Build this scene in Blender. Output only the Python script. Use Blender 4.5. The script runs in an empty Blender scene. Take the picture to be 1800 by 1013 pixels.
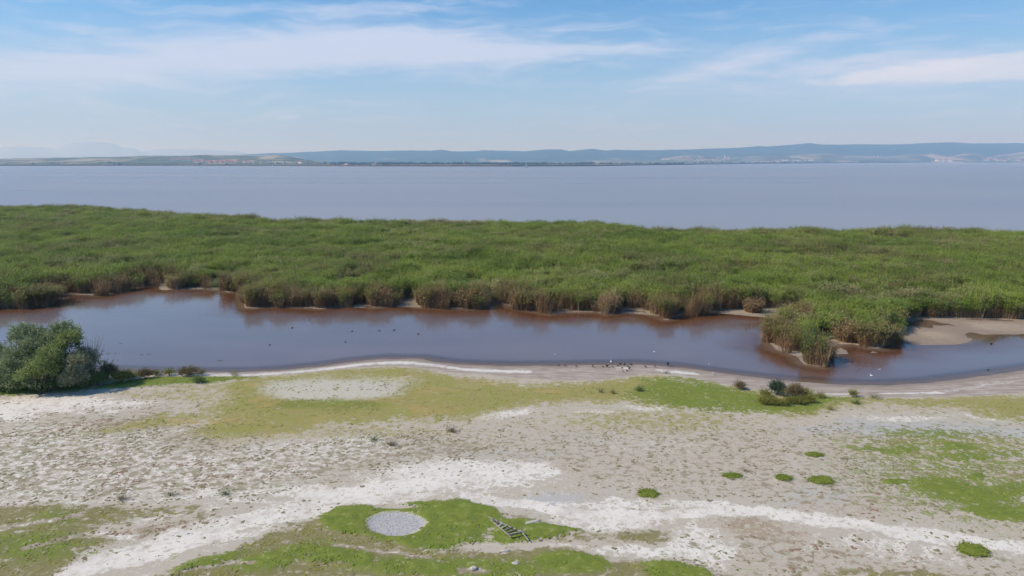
import bpy, bmesh, math, random
import numpy as np
from mathutils import Vector

SC = bpy.context.scene
COL = SC.collection
rng = np.random.default_rng(7)
random.seed(7)

# ------------------------------------------------------------------ camera
CAM_H = 22.0
F = 1200.0                                   # focal length in pixels of the 1800 px wide frame
HZ = 283.5                                   # row of the true horizon
P = math.atan((506.5 - HZ) / F)
cam_d = bpy.data.cameras.new("camera")
cam = bpy.data.objects.new("camera", cam_d)
COL.objects.link(cam)
cam_d.sensor_width = 36.0
cam_d.lens = 36.0 * F / 1800.0
cam_d.clip_start = 0.5
cam_d.clip_end = 120000.0
cam.location = (0, 0, CAM_H)
cam.rotation_euler = (math.pi / 2 - P, 0, 0)
SC.camera = cam
cP, sP = math.cos(P), math.sin(P)


def ray(u, v):
    a = (np.asarray(u, float) - 900.0) / F
    b = (506.5 - np.asarray(v, float)) / F
    return a, cP + b * sP, -sP + b * cP


def ground(u, v, z=0.0):
    dx, dy, dz = ray(u, v)
    t = (z - CAM_H) / dz
    return dx * t, dy * t


def to_px(x, y, z=0.0):
    zz = np.asarray(z, float) - CAM_H
    d = y * cP - zz * sP
    return 900 + F * x / d, 506.5 - F * (y * sP + zz * cP) / d


def azel(u, v):
    dx, dy, dz = ray(u, v)
    return math.degrees(math.atan2(dx, dy)), math.degrees(math.atan2(dz, math.hypot(dx, dy)))


# ------------------------------------------------------------------ light
SUN_EL, SUN_AZ = math.radians(44), math.radians(-97)      # azimuth clockwise from +Y
sdir = Vector((math.sin(SUN_AZ) * math.cos(SUN_EL), math.cos(SUN_AZ) * math.cos(SUN_EL), math.sin(SUN_EL)))
sun_d = bpy.data.lights.new("sun", 'SUN')
sun_d.energy = 4.1
sun_d.angle = math.radians(0.6)
sun_d.color = (1.0, 0.90, 0.76)
sun = bpy.data.objects.new("sun", sun_d)
COL.objects.link(sun)
sun.location = (0, 0, 60)
sun.rotation_euler = sdir.to_track_quat('Z', 'Y').to_euler()

SC.view_settings.view_transform = 'Standard'
SC.view_settings.look = 'None'
SC.view_settings.exposure = 0.12
SC.view_settings.gamma = 1.0
SC.render.engine = 'CYCLES'
SC.cycles.max_bounces = 8
SC.cycles.volume_bounces = 2
SC.cycles.transparent_max_bounces = 8


class NT:
    """small helper to write node trees"""
    def __init__(self, tree):
        self.t = tree
        self.n = tree.nodes
        self.l = tree.links

    def new(self, kind, **kw):
        n = self.n.new(kind)
        for k, v in kw.items():
            setattr(n, k, v)
        return n

    def put(self, sock, val):
        if isinstance(val, bpy.types.NodeSocket):
            self.l.new(val, sock)
        elif val is not None:
            sock.default_value = val

    def m(self, op, a, b=None, c=None, clamp=False):
        n = self.new('ShaderNodeMath', operation=op, use_clamp=clamp)
        self.put(n.inputs[0], a)
        if b is not None:
            self.put(n.inputs[1], b)
        if c is not None:
            self.put(n.inputs[2], c)
        return n.outputs[0]

    def mix(self, f, a, b):
        n = self.new('ShaderNodeMix', data_type='RGBA')
        self.put(n.inputs[0], f)
        self.put(n.inputs[6], a if isinstance(a, bpy.types.NodeSocket) else (*a, 1))
        self.put(n.inputs[7], b if isinstance(b, bpy.types.NodeSocket) else (*b, 1))
        return n.outputs[2]

    def noise(self, vec, scale, detail=4, rough=0.55, dist=0.0, col=False):
        n = self.new('ShaderNodeTexNoise')
        self.put(n.inputs['Vector'], vec)
        n.inputs['Scale'].default_value = scale
        n.inputs['Detail'].default_value = detail
        n.inputs['Roughness'].default_value = rough
        n.inputs['Distortion'].default_value = dist
        return n.outputs[1 if col else 0]

    def ss(self, x, lo, hi):
        n = self.new('ShaderNodeMapRange', interpolation_type='SMOOTHSTEP')
        self.put(n.inputs[0], x)
        n.inputs[1].default_value = lo
        n.inputs[2].default_value = hi
        return n.outputs[0]

    def scale(self, vec, s):
        n = self.new('ShaderNodeMapping')
        self.put(n.inputs[0], vec)
        n.inputs['Scale'].default_value = s
        return n.outputs[0]

    def attr(self, name):
        n = self.new('ShaderNodeAttribute', attribute_name=name)
        return n.outputs['Fac']

    def pos(self):
        return self.new('ShaderNodeNewGeometry').outputs['Position']


# ------------------------------------------------------------------ sky
def make_world():
    w = bpy.data.worlds.new("World")
    SC.world = w
    w.use_nodes = True
    t = NT(w.node_tree)
    t.n.clear()
    sky = t.new('ShaderNodeTexSky', sky_type='NISHITA')
    sky.sun_disc = False
    sky.sun_elevation = SUN_EL
    sky.sun_rotation = SUN_AZ
    sky.altitude = 100
    sky.air_density = 1.0
    sky.dust_density = 0.1
    sky.ozone_density = 3.4
    tc = t.new('ShaderNodeTexCoord')
    sep = t.new('ShaderNodeSeparateXYZ')
    t.l.new(tc.outputs['Generated'], sep.inputs[0])
    x, y, z = sep.outputs
    az = t.m('MULTIPLY', t.m('ARCTAN2', x, y), 57.29578)
    el = t.m('MULTIPLY', t.m('ARCSINE', z), 57.29578)
    comb = t.new('ShaderNodeCombineXYZ')
    t.put(comb.inputs[0], az)
    t.put(comb.inputs[1], el)
    ae = comb.outputs[0]
    # wisps: stretched noise in azimuth / elevation, bent by a slower noise
    wv = t.new('ShaderNodeVectorMath', operation='MULTIPLY_ADD')
    t.put(wv.inputs[0], t.noise(ae, 0.12, 3, 0.5, 0.0, True))
    wv.inputs[1].default_value = (9.0, 3.0, 0)
    t.put(wv.inputs[2], ae)
    warped = wv.outputs[0]

    def rotmap(vec, sx, sy, rot):
        n = t.new('ShaderNodeMapping')
        t.put(n.inputs[0], vec)
        n.inputs['Rotation'].default_value = (0, 0, math.radians(rot))
        n.inputs['Scale'].default_value = (sx, sy, 1)
        return n.outputs[0]
    wisp = t.noise(rotmap(warped, 0.09, 0.75, -6), 1.0, 8, 0.60, 0.3)
    wisp2 = t.noise(rotmap(warped, 0.22, 1.5, -10), 1.0, 7, 0.62, 0.3)
    puff = t.noise(rotmap(ae, 0.45, 1.1, 0), 1.0, 7, 0.58, 0.2)

    def blob(u, v, ru, rv, rot=0.0, amp=1.0, hard=1.0):
        a0, e0 = azel(u, v)
        a1, _ = azel(u + ru, v)
        _, e1 = azel(u, v - rv)
        ra, re = abs(a1 - a0), abs(e1 - e0)
        da = t.m('SUBTRACT', az, a0)
        de = t.m('SUBTRACT', el, e0)
        c, s = math.cos(math.radians(rot)), math.sin(math.radians(rot))
        p = t.m('DIVIDE', t.m('ADD', t.m('MULTIPLY', da, c), t.m('MULTIPLY', de, s)), ra)
        q = t.m('DIVIDE', t.m('SUBTRACT', t.m('MULTIPLY', de, c), t.m('MULTIPLY', da, s)), re)
        r2 = t.m('ADD', t.m('MULTIPLY', p, p), t.m('MULTIPLY', q, q))
        return t.m('MULTIPLY', t.m('EXPONENT', t.m('MULTIPLY', r2, -hard)), amp)

    def total(lst):
        s = lst[0]
        for q in lst[1:]:
            s = t.m('ADD', s, q)
        return s
    broad = total([
        blob(60, 130, 260, 42, 4, 0.75), blob(330, 105, 260, 36, 6, 0.8), blob(560, 84, 250, 40, 2, 0.8),
        blob(790, 88, 230, 34, -3, 0.95), blob(1010, 88, 220, 14, 0, 0.7), blob(690, 16, 200, 10, 3, 0.45),
        blob(1290, 112, 190, 17, 13, 0.7), blob(1490, 122, 260, 30, 4, 0.7), blob(1720, 120, 260, 26, 0, 0.55),
        blob(1330, 38, 90, 8, 8, 0.35), blob(1020, 50, 90, 9, 4, 0.35), blob(200, 190, 900, 40, 0, 0.16)])
    f = t.m('ADD', t.m('MULTIPLY_ADD', t.m('SUBTRACT', wisp, 0.5), 1.15, 0.32), t.m('MULTIPLY_ADD', t.m('SUBTRACT', wisp2, 0.5), 0.85, 0.18))
    cirrus = t.m('MULTIPLY', t.ss(t.m('ADD', t.m('MULTIPLY', broad, 0.66), f), 0.42, 1.25), 0.92)
    # the brighter bank at the right with a lumpy top
    bank = total([blob(1740, 122, 200, 24, 2, 1.15), blob(1540, 134, 210, 19, 3, 0.9), blob(1470, 108, 60, 14, 10, 0.45),
                  blob(1880, 115, 150, 30, 0, 1.0)])
    bankm = t.m('MULTIPLY', t.ss(t.m('ADD', t.m('MULTIPLY', bank, 0.75), puff), 0.82, 1.38), 0.62)
    small = total([blob(511, 206, 24, 6, 4, 1.3), blob(662, 212, 14, 3, 0, 0.55), blob(755, 215, 18, 3, 0, 0.35),
                   blob(480, 209, 24, 4, 0, 0.4)])
    smallm = t.m('MULTIPLY', t.ss(t.m('ADD', t.m('MULTIPLY', small, 0.8), puff), 0.75, 1.35), 0.6)
    # clouds elsewhere in the sky so that it is not empty behind the camera
    far_ = t.m('MULTIPLY', t.ss(wisp, 0.60, 0.85), 0.15)
    inv = t.m('SUBTRACT', 1.0, cirrus)
    tot = t.m('SUBTRACT', 1.0, t.m('MULTIPLY', t.m('MULTIPLY', inv, t.m('SUBTRACT', 1.0, bankm)),
                                  t.m('MULTIPLY', t.m('SUBTRACT', 1.0, smallm), t.m('SUBTRACT', 1.0, far_))))
    up = t.ss(el, 0.0, 3.0)
    tot = t.m('MULTIPLY', tot, up)
    bg = t.new('ShaderNodeBackground')
    hsv = t.new('ShaderNodeHueSaturation')
    hsv.inputs['Saturation'].default_value = SKY_SAT
    t.l.new(sky.outputs[0], hsv.inputs['Color'])
    tint = t.new('ShaderNodeMix', data_type='RGBA', blend_type='MULTIPLY')
    tint.inputs[0].default_value = 1.0
    t.l.new(hsv.outputs[0], tint.inputs[6])
    tint.inputs[7].default_value = (0.92, 0.97, 1.02, 1)
    # the band of milky air low over the horizon
    low_air = t.m('MULTIPLY', t.ss(el, 15.0, -1.0), 0.85)
    skyc = t.mix(low_air, tint.outputs[2], tuple(q / SKY_STR for q in (0.335, 0.455, 0.70)))
    t.put(bg.inputs[0], skyc)
    bg.inputs[1].default_value = SKY_STR
    cl = t.new('ShaderNodeBackground')
    t.put(cl.inputs[0], t.mix(bankm, (0.60, 0.69, 0.90), (0.86, 0.86, 0.94)))
    cl.inputs[1].default_value = 0.95
    mx = t.new('ShaderNodeMixShader')
    t.put(mx.inputs[0], tot)
    t.l.new(bg.outputs[0], mx.inputs[1])
    t.l.new(cl.outputs[0], mx.inputs[2])
    out = t.new('ShaderNodeOutputWorld')
    t.l.new(mx.outputs[0], out.inputs[0])


SKY_STR, SKY_SAT = 0.125, 1.35
make_world()


# ------------------------------------------------------------------ numpy helpers
def _hash(ix, iy, seed):
    h = (ix.astype(np.int64) * 374761393 + iy.astype(np.int64) * 668265263 + seed * 1274126177) & 0xffffffff
    h = ((h ^ (h >> 13)) * 1274126177) & 0xffffffff
    return ((h ^ (h >> 16)) & 0xffff) / 65535.0


def vnoise(x, y, seed=0):
    ix, iy = np.floor(x), np.floor(y)
    fx, fy = x - ix, y - iy
    fx, fy = fx * fx * (3 - 2 * fx), fy * fy * (3 - 2 * fy)
    a, b = _hash(ix, iy, seed), _hash(ix + 1, iy, seed)
    c, d = _hash(ix, iy + 1, seed), _hash(ix + 1, iy + 1, seed)
    return (a * (1 - fx) + b * fx) * (1 - fy) + (c * (1 - fx) + d * fx) * fy


def fbm(x, y, s, octv=4, seed=0, gain=0.5):
    x, y = np.asarray(x, float) / s, np.asarray(y, float) / s
    r, a, tot = 0.0, 1.0, 0.0
    for o in range(octv):
        r = r + a * vnoise(x + 17.3 * o, y - 9.1 * o, seed + o)
        tot += a
        a *= gain
        x, y = x * 2.03, y * 2.03
    return r / tot


def sstep(x, lo, hi):
    t = np.clip((x - lo) / (hi - lo), 0, 1)
    return t * t * (3 - 2 * t)


def seg_dist(px, py, pts, closed=True):
    d = np.full(px.shape, 1e18)
    n = len(pts)
    for i in range(n if closed else n - 1):
        x0, y0 = pts[i]
        x1, y1 = pts[(i + 1) % n]
        ex, ey = x1 - x0, y1 - y0
        L = ex * ex + ey * ey + 1e-12
        tt = np.clip(((px - x0) * ex + (py - y0) * ey) / L, 0, 1)
        d = np.minimum(d, (px - x0 - tt * ex) ** 2 + (py - y0 - tt * ey) ** 2)
    return np.sqrt(d)


def inside(px, py, pts):
    r = np.zeros(px.shape, bool)
    n = len(pts)
    for i in range(n):
        x0, y0 = pts[i]
        x1, y1 = pts[(i + 1) % n]
        if y0 == y1:
            continue
        c = ((y0 > py) != (y1 > py)) & (px < (x1 - x0) * (py - y0) / (y1 - y0) + x0)
        r ^= c
    return r


def sdf(px, py, pts):
    """positive inside"""
    d = seg_dist(px, py, pts)
    return np.where(inside(px, py, pts), d, -d)


def mesh_np(name, verts, faces, mats=(), smooth=False, midx=None):
    me = bpy.data.meshes.new(name)
    v = np.asarray(verts, np.float32)
    f = np.asarray(faces, np.int32)
    k = f.shape[1]
    me.vertices.add(len(v))
    me.vertices.foreach_set('co', v.ravel())
    me.loops.add(f.size)
    me.loops.foreach_set('vertex_index', f.ravel())
    me.polygons.add(len(f))
    me.polygons.foreach_set('loop_start', np.arange(len(f), dtype=np.int32) * k)
    try:
        me.polygons.foreach_set('loop_total', np.full(len(f), k, np.int32))
    except Exception:
        pass
    for m in mats:
        me.materials.append(m)
    if midx is not None:
        me.polygons.foreach_set('material_index', np.asarray(midx, np.int32))
    me.polygons.foreach_set('use_smooth', np.full(len(f), smooth, bool))
    me.update(calc_edges=True)
    me.validate()
    return me


def link(name, me, parent=None, loc=None, label=None, cat=None, group=None, kind=None, rz=None):
    o = bpy.data.objects.new(name, me)
    COL.objects.link(o)
    if parent is not None:
        o.parent = parent
    if loc is not None:
        o.location = loc
    if rz is not None:
        o.rotation_euler = (0, 0, rz)
    if label:
        o['label'] = label
    if cat:
        o['category'] = cat
    if group:
        o['group'] = group
    if kind:
        o['kind'] = kind
    return o


def grid_faces(nx, ny):
    i = np.arange((ny - 1) * (nx - 1))
    r, c = i // (nx - 1), i % (nx - 1)
    a = r * nx + c
    return np.stack([a, a + 1, a + nx + 1, a + nx], 1)


def add_attr(me, name, val):
    a = me.attributes.new(name, 'FLOAT', 'POINT')
    a.data.foreach_set('value', np.asarray(val, np.float32))


def simple_mat(name, col, rough=0.8, spec=0.3, var=0.0, vscale=3.0, trans=0.0):
    m = bpy.data.materials.new(name)
    m.use_nodes = True
    t = NT(m.node_tree)
    b = t.n['Principled BSDF']
    b.inputs['Roughness'].default_value = rough
    b.inputs['Specular IOR Level'].default_value = spec
    if var:
        n = t.noise(t.pos(), vscale, 3)
        c = t.mix(n, tuple(x * (1 - var) for x in col), tuple(min(1, x * (1 + var)) for x in col))
        t.put(b.inputs['Base Color'], c)
    else:
        b.inputs['Base Color'].default_value = (*col, 1)
    return m


def leaf_mat(name, ca, cb, cc=None, patch=0.12, rough=0.6, translucent=0.25, spec=0.25):
    """foliage: ca..cb by large patches in the world, a little per copy, cc a third tone in some patches"""
    m = bpy.data.materials.new(name)
    m.use_nodes = True
    t = NT(m.node_tree)
    b = t.n['Principled BSDF']
    b.inputs['Roughness'].default_value = rough
    b.inputs['Specular IOR Level'].default_value = spec
    p = t.pos()
    n1 = t.ss(t.noise(p, patch, 4, 0.6), 0.35, 0.65)
    n2 = t.noise(p, 1.3, 3, 0.6)
    oi = t.new('ShaderNodeObjectInfo').outputs['Random']
    f = t.m('ADD', t.m('MULTIPLY', n1, 0.5), t.m('ADD', t.m('MULTIPLY', n2, 0.3), t.m('MULTIPLY', oi, 0.25)), clamp=True)
    c = t.mix(f, ca, cb)
    if cc:
        sm = t.scale(p, (0.4, 1.3, 1.0))
        n3 = t.ss(t.m('ADD', t.noise(sm, 0.11, 6, 0.7), t.m('MULTIPLY', t.m('SUBTRACT', oi, 0.5), 0.20)), 0.55, 0.68)
        c = t.mix(t.m('MULTIPLY', n3, 0.75), c, cc)
    t.put(b.inputs['Base Color'], c)
    if translucent:
        tr = t.new('ShaderNodeBsdfTranslucent')
        t.put(tr.inputs[0], c)
        mx = t.new('ShaderNodeMixShader')
        mx.inputs[0].default_value = translucent
        t.l.new(b.outputs[0], mx.inputs[1])
        t.l.new(tr.outputs[0], mx.inputs[2])
        t.l.new(mx.outputs[0], t.n['Material Output'].inputs[0])
    return m


# ------------------------------------------------------------------ shorelines (traced from the photograph, laid on the water level)
def G(pts, z=0.0):
    return [tuple(float(q) for q in ground(u, v, z)) for u, v in pts]


front_px = [(-700, 640), (-300, 640), (0, 648), (200, 652), (300, 655), (420, 655), (500, 651), (560, 645), (620, 636), (680, 630.5), (740, 632),
            (800, 641), (900, 644), (980, 643), (1060, 642), (1120, 641), (1180, 645), (1200, 647), (1260, 655),
            (1340, 665), (1400, 671), (1480, 677), (1560, 678), (1640, 673), (1720, 663), (1800, 651), (1900, 635), (2100, 600), (2500, 560)]
back_px = [(2500, 545), (2100, 560), (1900, 580), (1800, 580), (1740, 586), (1690, 601), (1600, 602), (1586, 600), (1580, 608), (1560, 606),
           (1550, 613), (1530, 612), (1500, 605), (1470, 606), (1454, 624), (1450, 638), (1440, 644), (1415, 640),
           (1400, 625), (1362, 614), (1355, 605), (1360, 587), (1384, 566), (1372, 556), (1340, 552), (1325, 554), (1300, 550), (1260, 548), (1230, 553),
           (1200, 552), (1185, 558), (1170, 562), (1160, 556), (1125, 550), (1090, 549), (1070, 552), (1050, 549), (1000, 549), (965, 552),
           (925, 545), (900, 540), (880, 533), (858, 534), (848, 543), (795, 543), (770, 541), (735, 540), (722, 536), (700, 535), (690, 538),
           (655, 541), (640, 537), (615, 539), (580, 541), (560, 543), (540, 541), (480, 539), (445, 542), (432, 541), (428, 520),
           (425, 513), (400, 514), (390, 510), (360, 508), (300, 509), (283, 505), (278, 497), (255, 500), (235, 507), (210, 514), (175, 520),
           (140, 517), (110, 517), (102, 530), (60, 541), (20, 542), (0, 540), (-60, 545), (-300, 530), (-700, 520)]
POND = G(front_px + back_px)
# mud that carries no reeds, behind the water's edge
mud_px = [[(1582, 560), (1660, 557), (1800, 562), (2000, 566), (2100, 575), (1900, 590), (1740, 590), (1692, 608), (1600, 610), (1578, 602)],
          [(1255, 552), (1290, 543), (1330, 541), (1388, 543), (1392, 556), (1380, 566), (1330, 558)],
          [(695, 541), (700, 526), (732, 525), (742, 541)], [(618, 542), (622, 534), (642, 534), (646, 542)],
          [(1455, 626), (1470, 604), (1550, 618), (1560, 625)], [(1085, 552), (1092, 543), (1140, 546), (1150, 555)],
          [(275, 510), (278, 494), (296, 498), (298, 512)], [(786, 546), (790, 536), (798, 537), (798, 546)]]
MUD = [G(q) for q in mud_px]
top_px = [(-700, 352), (-300, 356), (0, 361), (150, 361), (200, 365), (280, 370), (310, 374), (400, 376), (450, 380), (475, 386), (540, 383),
          (600, 383), (628, 389), (670, 386), (720, 384), (800, 386), (900, 387), (1000, 388), (1040, 386), (1090, 392), (1130, 399), (1200, 399),
          (1300, 401), (1400, 399), (1500, 402), (1550, 401), (1585, 397), (1640, 400), (1700, 402), (1800, 405), (2100, 410), (2500, 420)]
REED_H = 2.9
LAKE_EDGE = G(top_px, REED_H)
REED = G([(u, v) for u, v in back_px[::-1]]) + LAKE_EDGE[::-1]

# ------------------------------------------------------------------ ground
SUNK = 0.12
sx = np.arange(-62, 62.01, 0.16)
ext = [62.0]
st = 0.18
while ext[-1] < 45000:
    st *= 1.07
    ext.append(ext[-1] + st)
ext = np.array(ext[1:])
GX = np.concatenate([-ext[::-1], sx, ext])
ya = np.arange(29.0, 76, 0.18)
yb = np.arange(76, 135, 0.5)
yc = [135.0]
st = 0.55
while yc[-1] < 45000:
    st *= 1.05
    yc.append(yc[-1] + st)
ylow = [29.0]
st = 0.2
while ylow[-1] > -800:
    st *= 1.25
    ylow.append(ylow[-1] - st)
GY = np.concatenate([np.array(ylow[1:])[::-1], ya, yb, np.array(yc)])
XX, YY = np.meshgrid(GX, GY)
gx, gy = XX.ravel(), YY.ravel()
near = (np.abs(gx) < 400) & (gy > 5) & (gy < 600)
sdp = np.full(gx.shape, -60.0)
sdp[near] = sdf(gx[near], gy[near], POND)
sdp_w = sdp + (fbm(gx, gy, 2.2, 3, 5) - 0.5) * 0.9 * sstep(gy, 60, 80)
lake_s = np.interp(gx, [p[0] for p in LAKE_EDGE], [p[1] for p in LAKE_EDGE])
into_lake = gy - lake_s
reed_sd = np.full(gx.shape, -60.0)
reed_sd[near] = sdf(gx[near], gy[near], REED)
mudm = np.zeros(gx.shape)
for q in MUD:
    dd = np.full(gx.shape, -60.0)
    dd[near] = sdf(gx[near], gy[near], q)
    mudm = np.maximum(mudm, sstep(dd, -0.6, 0.8))
behind = gy > 86 - 6 * sstep(gx, 20, 40)
z_out = np.where(behind, 0.02 + 0.07 * sstep(-sdp_w, 0.3, 2.0), 0.01 + (SUNK + 0.03) * sstep(-sdp_w, 0.0, 5.5))
z_in = -0.55 * sstep(sdp_w, 0.0, 9.0) - 0.02 * sstep(sdp_w, 0, 0.4)
gz = np.where(sdp_w > 0, z_in, z_out)
gz = gz * (1 - mudm) + mudm * (0.05 * (fbm(gx, gy, 5, 4, 66) - 0.34))
gz = gz * 1.0 - 1.6 * sstep(into_lake, -1.0, 12.0)


# masks of ground cover, drawn on the flat in the photograph's own coordinates
U, V = to_px(gx, np.maximum(gy, 8), 0.12)
flat = (gy > 20) & (gy < 84) & (np.abs(gx) < 140)
wu = (fbm(gx, gy, 5.0, 4, 11) - 0.5)
wv = (fbm(gx, gy, 5.0, 4, 23) - 0.5)
w2 = fbm(gx, gy, 1.3, 4, 31) - 0.5
w3 = fbm(gx, gy, 1.1, 4, 37) - 0.5
Uw, Vw = U + wu * 90 + w2 * 26, V + wv * 26 + w3 * 9


def poly(pts, soft=10.0, warp=True):
    """0..1 inside a polygon given in photograph pixels; v is stretched so that widths compare on the ground"""
    r = np.zeros(gx.shape)
    a, b = (Uw, Vw) if warp else (U, V)
    k = 2.4
    d = sdf(a[flat], b[flat] * k, [(p, q * k) for p, q in pts])
    r[flat] = sstep(d, -soft * 2.0, soft * 2.0)
    return r


def ell(u, v, ru, rv, rot=0.0, soft=0.75, warp=0.8):
    a, b = U + (Uw - U) * warp, V + (Vw - V) * warp
    c, s = math.cos(math.radians(rot)), math.sin(math.radians(rot))
    p = ((a - u) * c + (b - v) * s) / ru
    q = (-(a - u) * s + (b - v) * c) / rv
    return sstep(-np.sqrt(p * p + q * q), -1 - soft, -1 + soft) * flat


def stroke(pts, wdt, soft=0.6, warp=True):
    r = np.zeros(gx.shape)
    k = 2.4
    d = seg_dist((Uw if warp else U)[flat], (Vw if warp else V)[flat] * k, [(p, q * k) for p, q in pts], closed=False)
    r[flat] = 1 - sstep(d, wdt * k * (1 - soft), wdt * k * (1 + soft))
    return r


mx_ = lambda *a: np.maximum.reduce(a)
olive = poly([(400, 668), (470, 662), (560, 652), (690, 645), (800, 662), (900, 669), (1040, 673), (1140, 660), (1250, 675), (1400, 697), (1560, 701),
              (1700, 700), (2000, 694), (2000, 750), (1790, 742), (1690, 722), (1560, 716), (1400, 732), (1260, 726), (1100, 706), (960, 712), (900, 716), (840, 736), (780, 742),
              (700, 742), (600, 748), (500, 766), (400, 772), (330, 760), (345, 725), (400, 700)], 24)
olive = mx_(olive, 0.5 * poly([(150, 690), (300, 676), (470, 662), (480, 690), (360, 720), (260, 700)], 14), 0.55 * ell(1150, 740, 200, 24), 0.7 * ell(280, 740, 150, 12, -8),
            0.5 * ell(620, 760, 200, 14), 0.6 * ell(1660, 790, 190, 30), 0.5 * ell(1720, 830, 150, 50))
olive_low = mx_(poly([(-80, 885), (90, 884), (230, 888), (270, 905), (190, 930), (200, 950), (110, 1000), (60, 1030), (-80, 1030)], 14),
                poly([(250, 1030), (330, 985), (440, 955), (560, 905), (640, 892), (760, 960), (900, 966), (1000, 960), (1080, 985), (1260, 1000), (1280, 1030)], 12),
                0.7 * stroke([(90, 905), (200, 900), (330, 905)], 10), 0.9 * ell(1130, 944, 75, 13), 0.7 * ell(980, 940, 110, 16, 6), 0.8 * ell(1560, 1012, 150, 10))
green = mx_(0.72 * poly([(1090, 700), (1130, 672), (1170, 664), (1250, 676), (1330, 694), (1430, 700), (1535, 704), (1480, 716), (1400, 727), (1310, 731), (1230, 724), (1150, 708)], 15),
            poly([(165, 684), (205, 672), (290, 660), (440, 660), (458, 663), (390, 671), (290, 678), (200, 684)], 6, False),
            poly([(-90, 702), (-90, 670), (180, 668), (150, 686), (60, 694), (0, 697)], 8, False),
            poly([(570, 935), (556, 905), (600, 894), (655, 890), (700, 893), (745, 884), (800, 884), (850, 893), (862, 920), (860, 948), (800, 962), (740, 962), (700, 947)], 6),
            poly([(860, 915), (925, 913), (1020, 928), (985, 945), (915, 953), (872, 950)], 6), 0.9 * ell(500, 980, 75, 17, -12), 0.95 * ell(600, 978, 50, 16), ell(636, 987, 24, 12, 0, 0.3, 0.2),
            ell(1012, 990, 62, 18, 4, 0.45, 0.7), ell(1195, 1006, 66, 17, 6, 0.45, 0.7), 0.8 * ell(780, 995, 150, 18), 0.75 * ell(900, 1000, 80, 16), 0.85 * ell(370, 985, 70, 10, -14),
            0.95 * ell(1690, 866, 100, 22, 8), 0.95 * ell(1770, 900, 75, 16, 6), 0.42 * ell(1680, 840, 190, 80, 6), 0.4 * ell(1640, 780, 160, 26), ell(1572, 849, 26, 5, 0, 0.3, 0.3), ell(1712, 838, 14, 7, 0, 0.3, 0.3), 0.55 * ell(1640, 765, 90, 10), 0.6 * ell(1720, 800, 100, 12),
            0.6 * ell(60, 960, 110, 30), 0.6 * ell(100, 910, 60, 14), 0.5 * ell(560, 712, 120, 10), 0.8 * ell(1780, 860, 60, 18), 0.8 * ell(1690, 785, 45, 9), 0.7 * ell(1560, 790, 70, 9))
PATCHES = [(1287, 838, 17, 4.5), (1377, 842, 14, 5.5), (1443, 846, 21, 7), (1139, 869, 19, 7), (1711, 970, 27, 10), (1432, 802, 15, 4.5)]
for (pu, pv, pa, pb) in PATCHES:
    green = mx_(green, ell(pu, pv, pa * 0.9, pb * 0.8, 4, 0.25, 0.12))
salt = mx_(poly([(-60, 704), (80, 699), (250, 697), (300, 704), (220, 716), (130, 728), (60, 742), (-60, 752)], 14),
           stroke([(120, 1010), (180, 988), (260, 968), (330, 942), (420, 922), (520, 902), (600, 884)], 15), 0.95 * ell(200, 985, 90, 16, -16), 0.95 * ell(330, 938, 120, 16, -14),
           stroke([(560, 884), (640, 868), (740, 850), (840, 832), (930, 826)], 19), 0.95 * ell(800, 838, 170, 32), ell(640, 872, 150, 18),
           stroke([(820, 878), (940, 888), (1060, 900), (1200, 905), (1320, 905), (1450, 922), (1600, 942), (1830, 962)], 10), 0.8 * stroke([(1000, 885), (1200, 885), (1300, 900)], 9), 0.85 * ell(1080, 920, 120, 18),
           ell(1235, 965, 58, 40, 20), 0.85 * ell(1130, 970, 110, 12), 0.9 * ell(892, 729, 55, 8, -6), 0.75 * ell(1040, 727, 45, 6), 0.75 * ell(1120, 716, 40, 6), 0.8 * ell(820, 678, 26, 4),
           0.82 * poly([(-80, 745), (130, 735), (340, 780), (700, 770), (760, 790), (560, 850), (400, 880), (-80, 884)], 30), 0.8 * ell(60, 830, 130, 30), 0.8 * ell(560, 790, 200, 26, -4),
           0.75 * ell(230, 765, 170, 22, -12), 0.8 * ell(560, 675, 110, 13, -3), 0.8 * stroke([(340, 870), (560, 865)], 10), 0.7 * stroke([(-50, 880), (120, 876), (340, 880), (560, 890)], 5),
           0.85 * ell(710, 973, 45, 12, 20), 0.8 * ell(250, 912, 150, 10, -6), 0.7 * ell(440, 935, 110, 14, -8), 0.8 * ell(1740, 735, 50, 6, 4), 0.7 * ell(1600, 738, 90, 6), 0.65 * ell(1590, 970, 240, 26, 4),
           0.5 * ell(1150, 780, 160, 25), 0.45 * ell(1250, 860, 260, 22), 0.55 * ell(1100, 765, 60, 6, 10), 0.4 * ell(1450, 1000, 260, 26))
salt = mx_(salt, 0.9 * stroke([(-20, 930), (60, 912), (150, 905)], 4), 0.85 * stroke([(60, 965), (150, 945), (230, 940)], 4), 0.8 * stroke([(600, 962), (700, 968), (760, 975)], 4), 0.7 * stroke([(330, 1000), (420, 985), (470, 990)], 3), 0.7 * ell(840, 1003, 26, 6), 0.7 * ell(1000, 962, 50, 6), 0.35 * (flat & (V > 760)))
grey = mx_(0.9 * poly([(1380, 752), (1500, 742), (1640, 742), (1830, 756), (1830, 780), (1660, 778), (1500, 764)], 16), 0.85 * ell(968, 880, 70, 15, -6),
           0.5 * ell(1450, 870, 80, 25), 0.55 * ell(1680, 820, 70, 8), 0.45 * ell(1380, 890, 90, 10), 0.5 * ell(560, 683, 140, 20, -3), 0.35 * ell(1050, 770, 90, 14), 0.4 * ell(900, 800, 200, 10))
PAN = (698, 922, 51, 19.5)
pan = ell(*PAN, 0, 0.12, 0.30)
panrim = ell(PAN[0], PAN[1], PAN[2] * 1.09, PAN[3] * 1.1, 0, 0.12, 0.30) * (1 - pan)
silver = ell(600, 684, 145, 24, -2, 0.5)
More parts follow.
